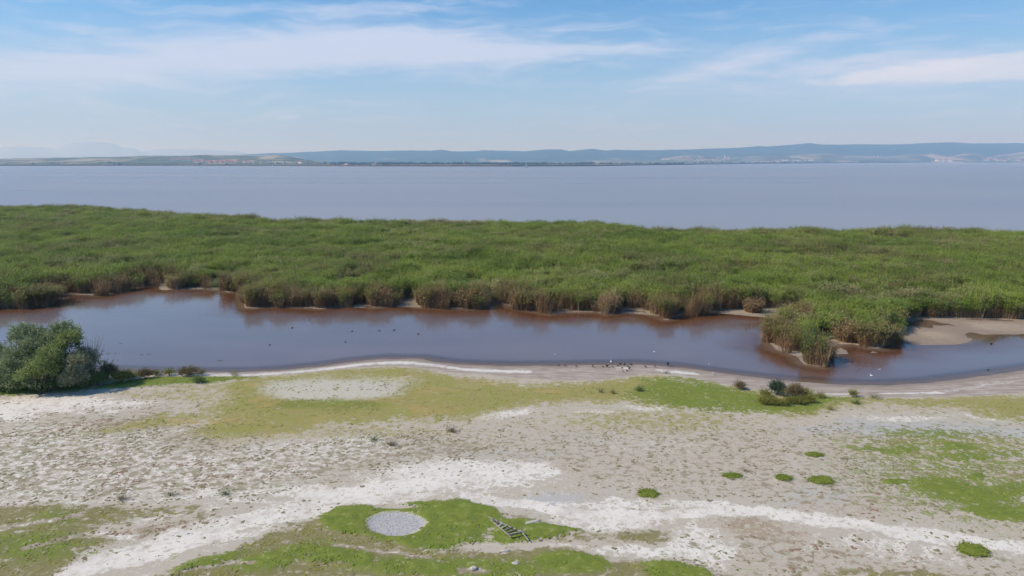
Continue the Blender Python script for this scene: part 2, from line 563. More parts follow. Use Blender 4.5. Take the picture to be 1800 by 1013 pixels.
brown = mx_(0.62 * poly([(80, 800), (220, 790), (420, 800), (620, 800), (700, 815), (560, 850), (420, 862), (250, 866), (120, 850)], 30), 0.85 * ell(1335, 935, 85, 26, 14), 0.5 * ell(1480, 985, 300, 34, 4),
            0.55 * ell(1480, 890, 130, 34), 0.8 * ell(160, 905, 110, 14), 0.75 * ell(860, 975, 140, 10), 0.7 * ell(560, 1000, 60, 8, -10), 0.7 * ell(270, 930, 90, 12, -8), 0.6 * ell(640, 1004, 70, 10),
            0.4 * ell(900, 780, 350, 30), 0.4 * ell(1250, 790, 260, 40), 0.6 * ell(150, 745, 120, 12, -8), 0.55 * ell(1000, 965, 90, 8))
tuft = mx_(0.62 * poly([(-80, 745), (150, 725), (300, 715), (420, 775), (700, 760), (900, 760), (860, 810), (600, 850), (420, 884), (-80, 884)], 30), 0.35 * poly([(60, 700), (300, 700), (340, 770), (-40, 800), (-40, 720)], 20),
           0.8 * olive_low, 0.46 * poly([(800, 750), (1500, 740), (1800, 780), (1830, 930), (1500, 905), (1150, 880), (960, 840), (800, 800)], 30),
           0.5 * poly([(240, 905), (560, 890), (520, 930), (300, 960), (200, 950)], 20), 0.45 * poly([(1180, 930), (1830, 975), (1830, 1030), (1200, 1030)], 20), 0.6 * ell(900, 912, 90, 10))
tuft = tuft * (1 - 0.75 * ell(330, 944, 180, 16, -14)) * (1 - 0.8 * ell(820, 838, 130, 20)) * (1 - 0.7 * ell(60, 720, 110, 14, -8))
weed = 0.82 * olive_low
olive = mx_(olive, 0.25 * olive_low)
cut = np.clip(stroke([(-20, 930), (60, 912), (150, 905)], 4) + stroke([(60, 965), (150, 945), (230, 940)], 4) + stroke([(600, 962), (700, 968), (760, 975)], 4) + stroke([(330, 1000), (420, 985), (470, 990)], 3) + ell(840, 1003, 26, 6) + ell(1000, 962, 50, 6), 0, 1)
weed, green, olive = weed * (1 - 0.9 * cut), green * (1 - 0.9 * cut), olive * (1 - 0.9 * cut)
wetm = np.where(behind, 0, sstep(-sdp_w, 9.0, 0.5) * sstep(sdp_w, 3, -1))
wetm = wetm * flat
low = [(-200, 650), (0, 655), (200, 657), (300, 659), (440, 660.5), (520, 655), (600, 648.5), (680, 643), (740, 646.5), (800, 655), (900, 664), (980, 670), (1040, 670.5), (1100, 664), (1140, 657),
       (1200, 660), (1260, 671), (1320, 683), (1400, 692), (1480, 697), (1560, 699), (1640, 698), (1720, 696), (1800, 692), (2000, 680)]
lowv = np.interp(U, [p[0] for p in low], [p[1] for p in low])
beach = np.where(flat & (~behind), sstep(lowv + 5 * w3 - V, -2.5, 2.5), 0.0)
patchy = sstep(fbm(gx, gy, 2.6, 4, 81), 0.30, 0.52)
crust = flat * stroke([(300, 657.5), (440, 657.5), (520, 652.5), (580, 646), (640, 639), (700, 636), (760, 640), (820, 649), (880, 652), (930, 653)], 2.6, 0.7, False) * (0.75 + 0.25 * patchy) \
    + 0.9 * flat * stroke([(1085, 646), (1130, 648), (1180, 652.5), (1225, 657)], 2.6, 0.7, False) * patchy + 0.8 * flat * stroke([(1450, 693), (1520, 692), (1620, 690), (1660, 691)], 1.4, 0.8, False) * patchy \
    + 0.4 * flat * stroke([(1640, 690), (1700, 682), (1800, 664)], 3, 0.8, False) * patchy
crust = np.clip(crust, 0, 1) * (sdp_w < 0)
keep = 1 - beach
olive, green = olive * keep, green * keep * (1 - pan) * (1 - panrim)
green = green * (1 - 0.95 * ell(700, 893, 40, 4, 0, 0.5, 0.2))
gz = gz + flat * (0.05 * (fbm(gx, gy, 6, 3, 40) - 0.5) + 0.10 * green * (0.4 + fbm(gx, gy, 0.9, 3, 44)) + 0.03 * tuft * (fbm(gx, gy, 0.5, 3, 47) - 0.3)) * keep * (sdp_w < -2) - 0.05 * pan
gz = np.where(gy < 25, np.maximum(gz, 0.1), gz)


def ground_mat():
    m = bpy.data.materials.new("salt_flat_ground")
    m.use_nodes = True
    t = NT(m.node_tree)
    b = t.n['Principled BSDF']
    b.inputs['Roughness'].default_value = 0.92
    b.inputs['Specular IOR Level'].default_value = 0.15
    p = t.pos()
    pf = t.scale(p, (1, 1, 0.0))
    nbig = t.noise(pf, 0.35, 5, 0.6)
    nmid = t.noise(pf, 1.5, 6, 0.68, 0.4)
    nfin = t.noise(pf, 5.0, 5, 0.7, 0.3)
    nfin2 = t.noise(pf, 14.0, 3, 0.7)
    nspk = t.noise(t.scale(p, (0.75, 1.0, 0)), 2.1, 6, 0.68, 0.7)

    def edge(mask, noise, amp, lo=0.40, hi=0.60):
        """mask pushed through noise so that its edge breaks up into clumps"""
        return t.ss(t.m('ADD', mask, t.m('MULTIPLY', t.m('SUBTRACT', noise, 0.5), amp)), lo, hi)
    def cn(n):
        return t.m('MULTIPLY_ADD', t.m('SUBTRACT', n, 0.5), 2.6, 0.5)
    soil = t.mix(t.ss(nfin, 0.3, 0.7), (0.40, 0.345, 0.265), (0.54, 0.48, 0.39))
    soil = t.mix(t.ss(nbig, 0.35, 0.65), soil, t.mix(nfin2, (0.39, 0.345, 0.275), (0.56, 0.505, 0.42)))
    br = t.mix(t.ss(nfin, 0.3, 0.7), (0.29, 0.22, 0.145), (0.42, 0.345, 0.25))
    c = t.mix(edge(t.attr('brown'), nspk, 3.4, 0.42, 0.85), soil, br)
    gr = t.mix(nfin, (0.36, 0.36, 0.355), (0.52, 0.515, 0.50))
    c = t.mix(t.m('MULTIPLY', edge(t.attr('grey'), nmid, 3.0, 0.25, 0.85), 0.85), c, gr)
    saltc = t.mix(t.ss(t.m('ADD', t.m('MULTIPLY', nbig, 0.5), t.m('MULTIPLY', nmid, 0.5)), 0.36, 0.56), (0.55, 0.495, 0.42), (0.735, 0.685, 0.61))
    saltc = t.mix(t.m('MULTIPLY', t.ss(nfin2, 0.55, 0.8), 0.4), saltc, (0.45, 0.41, 0.34))
    sm = edge(t.attr('salt'), t.m('ADD', t.m('MULTIPLY', nmid, 0.5), t.m('MULTIPLY', nspk, 0.5)), 4.0, 0.44, 0.84)
    c = t.mix(sm, c, saltc)
    # flat mats of small plants: olive / brown speckle
    tufc = t.mix(t.ss(t.noise(pf, 0.5, 4, 0.6), 0.4, 0.62), (0.255, 0.23, 0.135), (0.28, 0.225, 0.15))
    tm = edge(t.attr('tuft'), nspk, 3.0, 0.42, 0.80)
    c = t.mix(t.m('MULTIPLY', tm, 0.85), c, tufc)
    oli = t.mix(t.ss(nmid, 0.3, 0.7), (0.235, 0.215, 0.045), (0.34, 0.29, 0.085))
    oli = t.mix(t.ss(nbig, 0.42, 0.68), oli, t.mix(nfin, (0.20, 0.22, 0.03), (0.31, 0.29, 0.05)))
    oli = t.mix(t.m('MULTIPLY', t.ss(nfin2, 0.55, 0.8), 0.4), oli, (0.42, 0.37, 0.2))
    oli = t.mix(t.ss(t.noise(t.scale(p, (0.5, 1, 0)), 0.32, 4, 0.6), 0.54, 0.68), oli, (0.36, 0.27, 0.075))
    om = edge(t.attr('olive'), t.m('ADD', t.m('MULTIPLY', nmid, 0.6), t.m('MULTIPLY', nfin, 0.4)), 4.2, 0.25, 0.80)
    c = t.mix(t.m('MULTIPLY', om, 0.9), c, oli)
    wd = t.mix(t.ss(nmid, 0.35, 0.65), (0.155, 0.165, 0.045), (0.27, 0.215, 0.125))
    wd = t.mix(t.ss(nfin, 0.4, 0.7), wd, (0.21, 0.205, 0.06))
    c = t.mix(t.m('MULTIPLY', edge(t.attr('weed'), t.m('ADD', t.m('MULTIPLY', nmid, 0.5), t.m('MULTIPLY', nspk, 0.5)), 4.5, 0.25, 0.8), 0.9), c, wd)
    sil = t.mix(t.ss(nfin, 0.35, 0.6), (0.36, 0.38, 0.25), (0.66, 0.63, 0.57))
    c = t.mix(t.m('MULTIPLY', edge(t.attr('silver'), nmid, 1.2, 0.35, 1.0), 0.8), c, t.mix(t.ss(nbig, 0.40, 0.6), sil, t.mix(nfin, (0.46, 0.41, 0.37), (0.66, 0.61, 0.55))))
    grn = t.mix(t.ss(nmid, 0.3, 0.72), (0.115, 0.17, 0.025), (0.21, 0.25, 0.04))
    grn = t.mix(t.ss(t.noise(pf, 9.0, 4, 0.7), 0.45, 0.75), grn, (0.20, 0.205, 0.055))
    gm = edge(t.m('MULTIPLY', t.attr('green'), 1.35), t.m('ADD', t.m('MULTIPLY', nmid, 0.6), t.m('MULTIPLY', nfin, 0.4)), 5.5, 0.25, 0.85)
    c = t.mix(gm, c, grn)
    # round gravelly pan and its pale rim
    vor = t.new('ShaderNodeTexVoronoi')
    t.put(vor.inputs['Vector'], pf)
    vor.inputs['Scale'].default_value = 13.0
    gv = t.mix(t.ss(vor.outputs['Distance'], 0.2, 0.75), (0.52, 0.515, 0.50), (0.32, 0.315, 0.305))
    c = t.mix(edge(t.attr('pan'), nfin, 0.5), c, gv)
    c = t.mix(t.m('MULTIPLY', edge(t.attr('panrim'), nfin, 0.6), 0.8), c, (0.50, 0.50, 0.36))
    # beach mud, pale crust line, wet margin
    bm = t.mix(t.ss(t.noise(t.scale(p, (0.5, 2.2, 0)), 0.9, 5, 0.6), 0.35, 0.65), (0.31, 0.25, 0.205), (0.43, 0.375, 0.315))
    c = t.mix(edge(t.attr('beach'), nfin, 2.0, 0.2, 0.8), c, bm)
    c = t.mix(t.m('MULTIPLY', edge(t.attr('crust'), nmid, 2.4, 0.15, 0.9), 0.85), c, (0.70, 0.665, 0.615))
    mudc = t.mix(t.ss(nmid, 0.3, 0.7), (0.36, 0.28, 0.19), (0.43, 0.36, 0.275))
    c = t.mix(t.attr('mud'), c, mudc)
    litter = t.mix(t.ss(nfin, 0.35, 0.7), (0.10, 0.075, 0.05), (0.34, 0.27, 0.19))
    c = t.mix(t.attr('reedfloor'), c, litter)
    sub = t.ss(t.m('MULTIPLY', t.new('ShaderNodeSeparateXYZ').outputs[2], 1), 0, 1)
    sepz = t.new('ShaderNodeSeparateXYZ')
    t.l.new(p, sepz.inputs[0])
    wet = t.ss(sepz.outputs[2], 0.035, 0.0)
    c = t.mix(t.m('MULTIPLY', wet, 0.6), c, (0.19, 0.145, 0.115))
    t.put(b.inputs['Base Color'], c)
    bp = t.new('ShaderNodeBump')
    bp.inputs['Strength'].default_value = 0.35
    bp.inputs['Distance'].default_value = 0.06
    hh = t.m('ADD', t.m('MULTIPLY', nspk, t.m('SUBTRACT', 1.0, t.m('MULTIPLY', sm, 0.75))), t.m('MULTIPLY', t.m('ADD', t.m('MULTIPLY', tm, 0.6), t.m('MULTIPLY', gm, 0.8)), nfin))
    t.put(bp.inputs['Height'], hh)
    t.l.new(bp.outputs[0], b.inputs['Normal'])
    return m


me = mesh_np("ground", np.stack([gx, gy, gz], 1), grid_faces(len(GX), len(GY)), [ground_mat()], True)
reedfloor = sstep(reed_sd, -0.4, 0.5) * (1 - mudm) * (gy > 84)
for nm, a in dict(weed=weed, olive=olive, green=green, salt=salt, grey=grey, pan=pan, panrim=panrim, silver=silver, brown=brown, tuft=tuft * keep,
                  beach=beach, crust=crust, mud=np.maximum(mudm, behind * 1.0) * (gy > 78), reedfloor=reedfloor).items():
    add_attr(me, nm, a)
link("ground", me, kind='structure')

# ------------------------------------------------------------------ pond and lake water
def water_mat(name, deep_a, deep_b, rough, bump, bscale, alpha_attr=None, ior=1.333, spec=0.5):
    m = bpy.data.materials.new(name)
    m.use_nodes = True
    t = NT(m.node_tree)
    b = t.n['Principled BSDF']
    p = t.pos()
    st = t.noise(t.scale(p, (0.25, 1.0, 0) if alpha_attr else (0.12, 1.0, 0)), 0.06 if alpha_attr else 0.006, 5, 0.6)
    c = t.mix(t.ss(st, 0.35, 0.65), deep_a, deep_b)
    if alpha_attr:
        c = t.mix(t.attr('tea_reflection'), c, (0.125, 0.048, 0.015))  # tea-stained water plus the reeds' rusty reflection, painted into the colour
    t.put(b.inputs['Base Color'], c)
    b.inputs['IOR'].default_value = ior
    b.inputs['Specular IOR Level'].default_value = spec
    t.put(b.inputs['Roughness'], t.m('ADD', rough, t.m('MULTIPLY', t.m('SUBTRACT', st, 0.5), rough * 0.8)))
    n = t.noise(t.scale(p, (0.6, 1.4, 1)), bscale, 4, 0.6)
    bp = t.new('ShaderNodeBump')
    bp.inputs['Strength'].default_value = bump
    bp.inputs['Distance'].default_value = 0.05
    t.put(bp.inputs['Height'], n)
    t.l.new(bp.outputs[0], b.inputs['Normal'])
    if alpha_attr:
        # the shallow margin lets the mud show through; the gloss stays
        gl = t.new('ShaderNodeBsdfGlossy')
        gl.inputs['Roughness'].default_value = rough
        t.l.new(bp.outputs[0], gl.inputs['Normal'])
        tr = t.new('ShaderNodeBsdfTransparent')
        tr.inputs[0].default_value = (0.84, 0.79, 0.75, 1)
        fr = t.new('ShaderNodeFresnel')
        fr.inputs[0].default_value = 1.333
        mx1 = t.new('ShaderNodeMixShader')
        t.l.new(fr.outputs[0], mx1.inputs[0])
        t.l.new(tr.outputs[0], mx1.inputs[1])
        t.l.new(gl.outputs[0], mx1.inputs[2])
        mx2 = t.new('ShaderNodeMixShader')
        t.put(mx2.inputs[0], t.ss(t.attr(alpha_attr), 0.0, 1.0))
        t.l.new(mx1.outputs[0], mx2.inputs[1])
        t.l.new(b.outputs[0], mx2.inputs[2])
        t.l.new(mx2.outputs[0], t.n['Material Output'].inputs[0])
    return m


px_ = np.arange(-170, 170.1, 1.0)
py_ = np.arange(58, 136, 0.5)
PXX, PYY = np.meshgrid(px_, py_)
wx, wy = PXX.ravel(), PYY.ravel()
dw = sdf(wx, wy, POND)
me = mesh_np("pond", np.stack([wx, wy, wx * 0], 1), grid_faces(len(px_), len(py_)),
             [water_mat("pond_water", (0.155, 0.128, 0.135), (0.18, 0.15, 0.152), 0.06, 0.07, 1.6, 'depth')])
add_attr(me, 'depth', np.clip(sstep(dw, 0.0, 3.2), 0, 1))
BACK = G(back_px)
add_attr(me, 'tea_reflection', 1 - sstep(seg_dist(wx, wy, BACK, False) + 3 * (fbm(wx, wy, 4, 3, 3) - 0.5), 1.0, 7.5))
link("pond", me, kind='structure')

lx = np.concatenate([np.array(LAKE_EDGE)[:, 0]])
lv, lf = [], []
xs_l = np.linspace(-420, 420, 121)
base_y = np.interp(xs_l, lx, np.array(LAKE_EDGE)[:, 1]) - 6.0
rows = [0, 3, 10, 40, 150, 500, 1500, 4000, 9000, 16000]
for r_ in rows:
    k = 1 + r_ * 0.0035
    for x_, y_ in zip(xs_l, base_y):
        lv.append((x_ * k, y_ * 1.0 + r_, 0.0))
me = mesh_np("lake", lv, grid_faces(len(xs_l), len(rows)),
             [water_mat("lake_water", (0.205, 0.207, 0.238), (0.285, 0.283, 0.298), 0.30, 0.35, 0.8, None, 1.333, 0.42)])
link("lake", me, kind='structure')

# ------------------------------------------------------------------ reeds
def blades(n, rad, h, seed, leaf=0.5, lean=0.18, leaves=4, wst=0.018, wl=0.055, top=0.35, hmin=0.72):
    """a tuft of reeds: thin stems and arching leaves; returns verts, tris, material index (0 stem, 1 leaf)"""
    r = np.random.default_rng(seed)
    V_, F_, M_ = [], [], []

    def tri(a, b, c, m):
        i = len(V_)
        V_.extend([a, b, c])
        F_.append((i, i + 1, i + 2))
        M_.append(m)
    for _ in range(n):
        a, q = r.uniform(0, 2 * math.pi), rad * math.sqrt(r.random())
        bx, by = q * math.cos(a), q * math.sin(a)
        hh = h * r.uniform(hmin, 1.08)
        ln = lean * hh * r.uniform(0.2, 1.0) * (0.35 + q / rad)
        aa = a + r.normal(0, 0.8)
        tx, ty = bx + ln * math.cos(aa), by + ln * math.sin(aa)
        w = wst * r.uniform(0.7, 1.4)
        o = r.uniform(0, math.pi)
        wx_, wy_ = w * math.cos(o), w * math.sin(o)
        tri((bx - wx_, by - wy_, -0.05), (bx + wx_, by + wy_, -0.05), (tx, ty, hh), 0)
        for k in range(leaves):
            f = r.uniform(top, 0.98)
            sx_, sy_, sz_ = bx + (tx - bx) * f, by + (ty - by) * f, hh * f
            la = r.uniform(0, 2 * math.pi)
            L = leaf * r.uniform(0.6, 1.3)
            dxl, dyl = math.cos(la), math.sin(la)
            up = r.uniform(0.25, 0.95)
            m1 = (sx_ + dxl * L * 0.5, sy_ + dyl * L * 0.5, sz_ + L * 0.45 * up)
            m2 = (sx_ + dxl * L, sy_ + dyl * L, sz_ + L * (0.25 * up - 0.1))
            ww = wl * r.uniform(0.7, 1.3)
            ox, oy = -dyl * ww, dxl * ww
            i = len(V_)
            V_.extend([(sx_, sy_, sz_), (m1[0] + ox, m1[1] + oy, m1[2]), (m1[0] - ox, m1[1] - oy, m1[2] - 0.3 * ww), m2])
            F_.extend([(i, i + 1, i + 2), (i + 1, i + 3, i + 2)])
            M_.extend([1, 1])
    return np.array(V_), np.array(F_), np.array(M_)


stem_mat = leaf_mat("reed_stem", (0.26, 0.165, 0.08), (0.42, 0.31, 0.18), None, 0.2, 0.75, 0.0)
stem_dry = leaf_mat("dry_reed_stem", (0.20, 0.105, 0.045), (0.34, 0.215, 0.11), (0.46, 0.34, 0.20), 0.3, 0.75, 0.0)
reed_leaf = leaf_mat("reed_leaf", (0.085, 0.165, 0.016), (0.33, 0.41, 0.065), (0.46, 0.39, 0.22), 0.055, 0.6, 0.30)
dry_leaf = leaf_mat("dry_reed_leaf", (0.28, 0.175, 0.08), (0.38, 0.30, 0.14), (0.42, 0.29, 0.17), 0.15, 0.75, 0.2)
mid_leaf = leaf_mat("yellowing_reed_leaf", (0.16, 0.175, 0.05), (0.26, 0.25, 0.09), (0.25, 0.19, 0.10), 0.10, 0.7, 0.25)

edge_leaf = leaf_mat("bank_reed_leaf", (0.13, 0.145, 0.03), (0.27, 0.25, 0.075), (0.36, 0.25, 0.12), 0.2, 0.65, 0.25)
SRC = bpy.data.collections.new("reed_sources")
src_specs = [(36, 0.75, 2.9, 1, reed_leaf), (34, 0.8, 3.0, 2, reed_leaf), (36, 0.7, 2.8, 3, reed_leaf), (30, 0.8, 2.9, 4, mid_leaf), (62, 0.7, 2.9, 5, dry_leaf), (66, 0.7, 2.95, 6, edge_leaf)]
for i, (n, rad, h, sd, lm) in enumerate(src_specs):
    dry = lm is dry_leaf
    kw = dict(leaf=0.55, lean=0.20, leaves=7, wst=0.022, wl=0.042, top=0.45, hmin=0.72)
    if dry:
        kw = dict(leaf=0.42, lean=0.36, leaves=2, wst=0.026, wl=0.034, top=0.35, hmin=0.40)
    elif lm is edge_leaf:
        kw = dict(leaf=0.5, lean=0.30, leaves=4, wst=0.026, wl=0.04, top=0.70, hmin=0.5)
    v_, f_, m_ = blades(n, rad, h, sd, **kw)
    me = mesh_np("reed_tuft", v_, f_, [stem_dry if (dry or lm is edge_leaf) else stem_mat, lm], False, m_)
    o = bpy.data.objects.new("%02d_reed_tuft" % i, me)
    SRC.objects.link(o)


def jitter(x0, x1, y0, y1, s):
    xs_, ys_ = np.meshgrid(np.arange(x0, x1, s), np.arange(y0, y1, s))
    a = xs_.ravel() + rng.uniform(-0.5, 0.5, xs_.size) * s
    b = ys_.ravel() + rng.uniform(-0.5, 0.5, xs_.size) * s
    return a, b


pts = []
for (y0, y1, s, xm) in ((70, 118, 0.70, 105), (118, 160, 0.85, 150), (160, 215, 1.0, 200), (215, 420, 1.25, 330)):
    a, b = jitter(-xm, xm, y0, y1, s)
    keepm = np.abs(a) < b * 0.86 + 12
    a, b = a[keepm], b[keepm]
    le = np.interp(a, [p[0] for p in LAKE_EDGE], [p[1] for p in LAKE_EDGE])
    pd0 = -sdf(a, b, POND)
    d = sdf(a, b, REED) + np.where(pd0 < 9, (fbm(a, b, 3.0, 3, 77) - 0.42) * 3.6, 0.0)
    ok = d > 0.15
    for q in MUD:
        ok &= ~inside(a, b, q)
    uq, vq = to_px(a, b, 0.0)
    ok &= ~((uq > 1586) & (vq > 560)) & ~((uq > 1462) & (vq > 612))
    a, b, d = a[ok], b[ok], d[ok]
    pd = -sdf(a, b, POND)
    le_ = np.interp(a, [p[0] for p in LAKE_EDGE], [p[1] for p in LAKE_EDGE])
    hgt = 0.82 + 0.36 * fbm(a, b, 9, 4, 3) + 0.22 * (fbm(a, b, 2.6, 3, 9) - 0.5)
    hgt *= 1 + 0.10 * sstep(fbm(a, b, 30, 3, 14), 0.5, 0.8)
    hgt *= np.where(pd < 3.5, 0.35 + 1.15 * fbm(a, b, 1.3, 3, 29), 1.0)
    hgt *= 0.90 + 0.20 * rng.random(len(a))
    far_f = sstep(b, 115, 170)
    # a few sunken lanes and openings in the bed
    hole = np.maximum(sstep(fbm(a, b, 7, 4, 51), 0.62, 0.74), 0.75 * sstep(fbm(a, b, 2.4, 3, 57), 0.62, 0.78))
    hgt *= 1 - 0.45 * hole * (1 - 0.45 * far_f)
    size = {0.70: 0.95, 0.85: 1.05, 1.0: 1.2, 1.25: 1.45}[s]
    edge_near = pd < 2.0 + 3.0 * fbm(a, b, 6, 2, 19)
    r = rng.random(len(a))
    idx = rng.integers(0, 3, len(a))
    dryp = sstep(fbm(a, b, 14, 4, 61), 0.55, 0.7)
    idx = np.where(r < 0.10 + 0.5 * dryp, 3, idx)
    q_ = rng.random(len(a)) + 0.5 * (fbm(a, b, 3, 3, 301) - 0.5)
    idx = np.where(edge_near & (q_ < 0.92), 5, idx)
    idx = np.where(edge_near & (q_ < 0.72), 4, idx)
    idx = np.where((~edge_near) & (rng.random(len(a)) < 0.02 + 0.10 * dryp), 4, idx)
    spit = (b < 90) & (a > 25)
    hgt *= np.where(spit, 0.84, 1.0)
    dens = fbm(a, b, 3.2, 3, 201)
    drop = rng.random(len(a)) < (0.85 - 0.45 * far_f) * sstep(dens, 0.48, 0.62)
    hgt *= 1 + 0.62 * (fbm(a, b, 4, 3, 205) - 0.5)
    drop |= (pd < 3.5) & (fbm(a, b, 1.5, 2, 207) > 0.60)
    rim = (le_ - b < 7) & (fbm(a, b, 16, 3, 401) > 0.50)
    idx = np.where(rim & (rng.random(len(a)) < 0.6), np.where(rng.random(len(a)) < 0.5, 4, 3), idx)
    for k in np.nonzero(~drop)[0]:
        pts.append((a[k], b[k], 0.03, size, hgt[k], idx[k]))
pts = np.array(pts)
print("reed tufts", len(pts))
me = bpy.data.meshes.new("reed_bed")
me.vertices.add(len(pts))
me.vertices.foreach_set('co', pts[:, :3].astype(np.float32).ravel())
a = me.attributes.new('scl', 'FLOAT_VECTOR', 'POINT')
a.data.foreach_set('vector', np.stack([pts[:, 3], pts[:, 3], pts[:, 4]], 1).astype(np.float32).ravel())
a = me.attributes.new('rot', 'FLOAT_VECTOR', 'POINT')
rr = np.zeros((len(pts), 3), np.float32)
rr[:, 2] = rng.uniform(0, 6.28, len(pts))
rr[:, 0] = rng.normal(0, 0.07, len(pts))
rr[:, 1] = rng.normal(0.03, 0.07, len(pts))
a.data.foreach_set('vector', rr.ravel())
a = me.attributes.new('pick', 'INT', 'POINT')
a.data.foreach_set('value', pts[:, 5].astype(np.int32))
bed = link("reed_bed", me, kind='stuff', label="wide belt of green reeds between the pond and the lake", cat="reeds")


def scatter_tree(coll):
    ng = bpy.data.node_groups.new("scatter", 'GeometryNodeTree')
    ng.interface.new_socket("Geometry", in_out='INPUT', socket_type='NodeSocketGeometry')
    ng.interface.new_socket("Geometry", in_out='OUTPUT', socket_type='NodeSocketGeometry')
    gi = ng.nodes.new('NodeGroupInput')
    go = ng.nodes.new('NodeGroupOutput')
    iop = ng.nodes.new('GeometryNodeInstanceOnPoints')
    ci = ng.nodes.new('GeometryNodeCollectionInfo')
    ci.inputs[0].default_value = coll
    ci.inputs['Separate Children'].default_value = True
    ci.inputs['Reset Children'].default_value = True
    iop.inputs['Pick Instance'].default_value = True

    def na(name, ty):
        n = ng.nodes.new('GeometryNodeInputNamedAttribute')
        n.data_type = ty
        n.inputs[0].default_value = name
        return n.outputs[0]
    ng.links.new(gi.outputs[0], iop.inputs['Points'])
    ng.links.new(ci.outputs[0], iop.inputs['Instance'])
    ng.links.new(na('pick', 'INT'), iop.inputs['Instance Index'])
    ng.links.new(na('rot', 'FLOAT_VECTOR'), iop.inputs['Rotation'])
    ng.links.new(na('scl', 'FLOAT_VECTOR'), iop.inputs['Scale'])
    ng.links.new(iop.outputs[0], go.inputs[0])
    return ng


md = bed.modifiers.new("scatter", 'NODES')
md.node_group = scatter_tree(SRC)

# growth sheet below the tips; inner shade of the bed painted into its colour
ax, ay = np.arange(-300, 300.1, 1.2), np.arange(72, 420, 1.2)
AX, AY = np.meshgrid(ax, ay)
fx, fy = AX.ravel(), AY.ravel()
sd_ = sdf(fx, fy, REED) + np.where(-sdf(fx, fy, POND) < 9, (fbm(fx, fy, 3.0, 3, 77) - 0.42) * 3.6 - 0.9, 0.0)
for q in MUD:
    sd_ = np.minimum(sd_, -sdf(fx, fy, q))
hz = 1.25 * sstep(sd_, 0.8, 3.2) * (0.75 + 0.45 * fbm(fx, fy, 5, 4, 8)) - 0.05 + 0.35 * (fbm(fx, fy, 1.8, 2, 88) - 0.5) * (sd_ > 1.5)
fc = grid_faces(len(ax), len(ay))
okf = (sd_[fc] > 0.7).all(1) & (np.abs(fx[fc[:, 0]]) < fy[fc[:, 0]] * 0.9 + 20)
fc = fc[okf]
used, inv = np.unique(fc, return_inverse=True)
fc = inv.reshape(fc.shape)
under = leaf_mat("reed_undergrowth_shade", (0.045, 0.065, 0.018), (0.075, 0.09, 0.03), (0.12, 0.095, 0.05), 0.05, 0.9, 0.0)
me = mesh_np("reed_undergrowth_shade", np.stack([fx[used], fy[used], hz[used]], 1), fc, [under], True)
link("reed_undergrowth_shade", me, kind='stuff', label="dense old growth inside the reed belt, coloured dark for shade", cat="undergrowth")

# reed clumps that stand out along the water's edge, each one a thing
def clump_mesh(n, rx, ry, h, seed, leafm, leaf=0.5, leaves=6, low=0.2):
    v_, f_, m_ = blades(n, 1.0, h, seed, leaf, 0.26, leaves, 0.024, 0.045, low, 0.45)
    v_[:, 0] *= rx
    v_[:, 1] *= ry
    s, l = f_[m_ == 0], f_[m_ == 1]
    out = []
    for f in (s, l):
        u_, iv = np.unique(f, return_inverse=True)
        out.append((v_[u_], iv.reshape(f.shape)))
    return (mesh_np("stems", out[0][0], out[0][1], [stem_dry]), mesh_np("leaves", out[1][0], out[1][1], [leafm]))


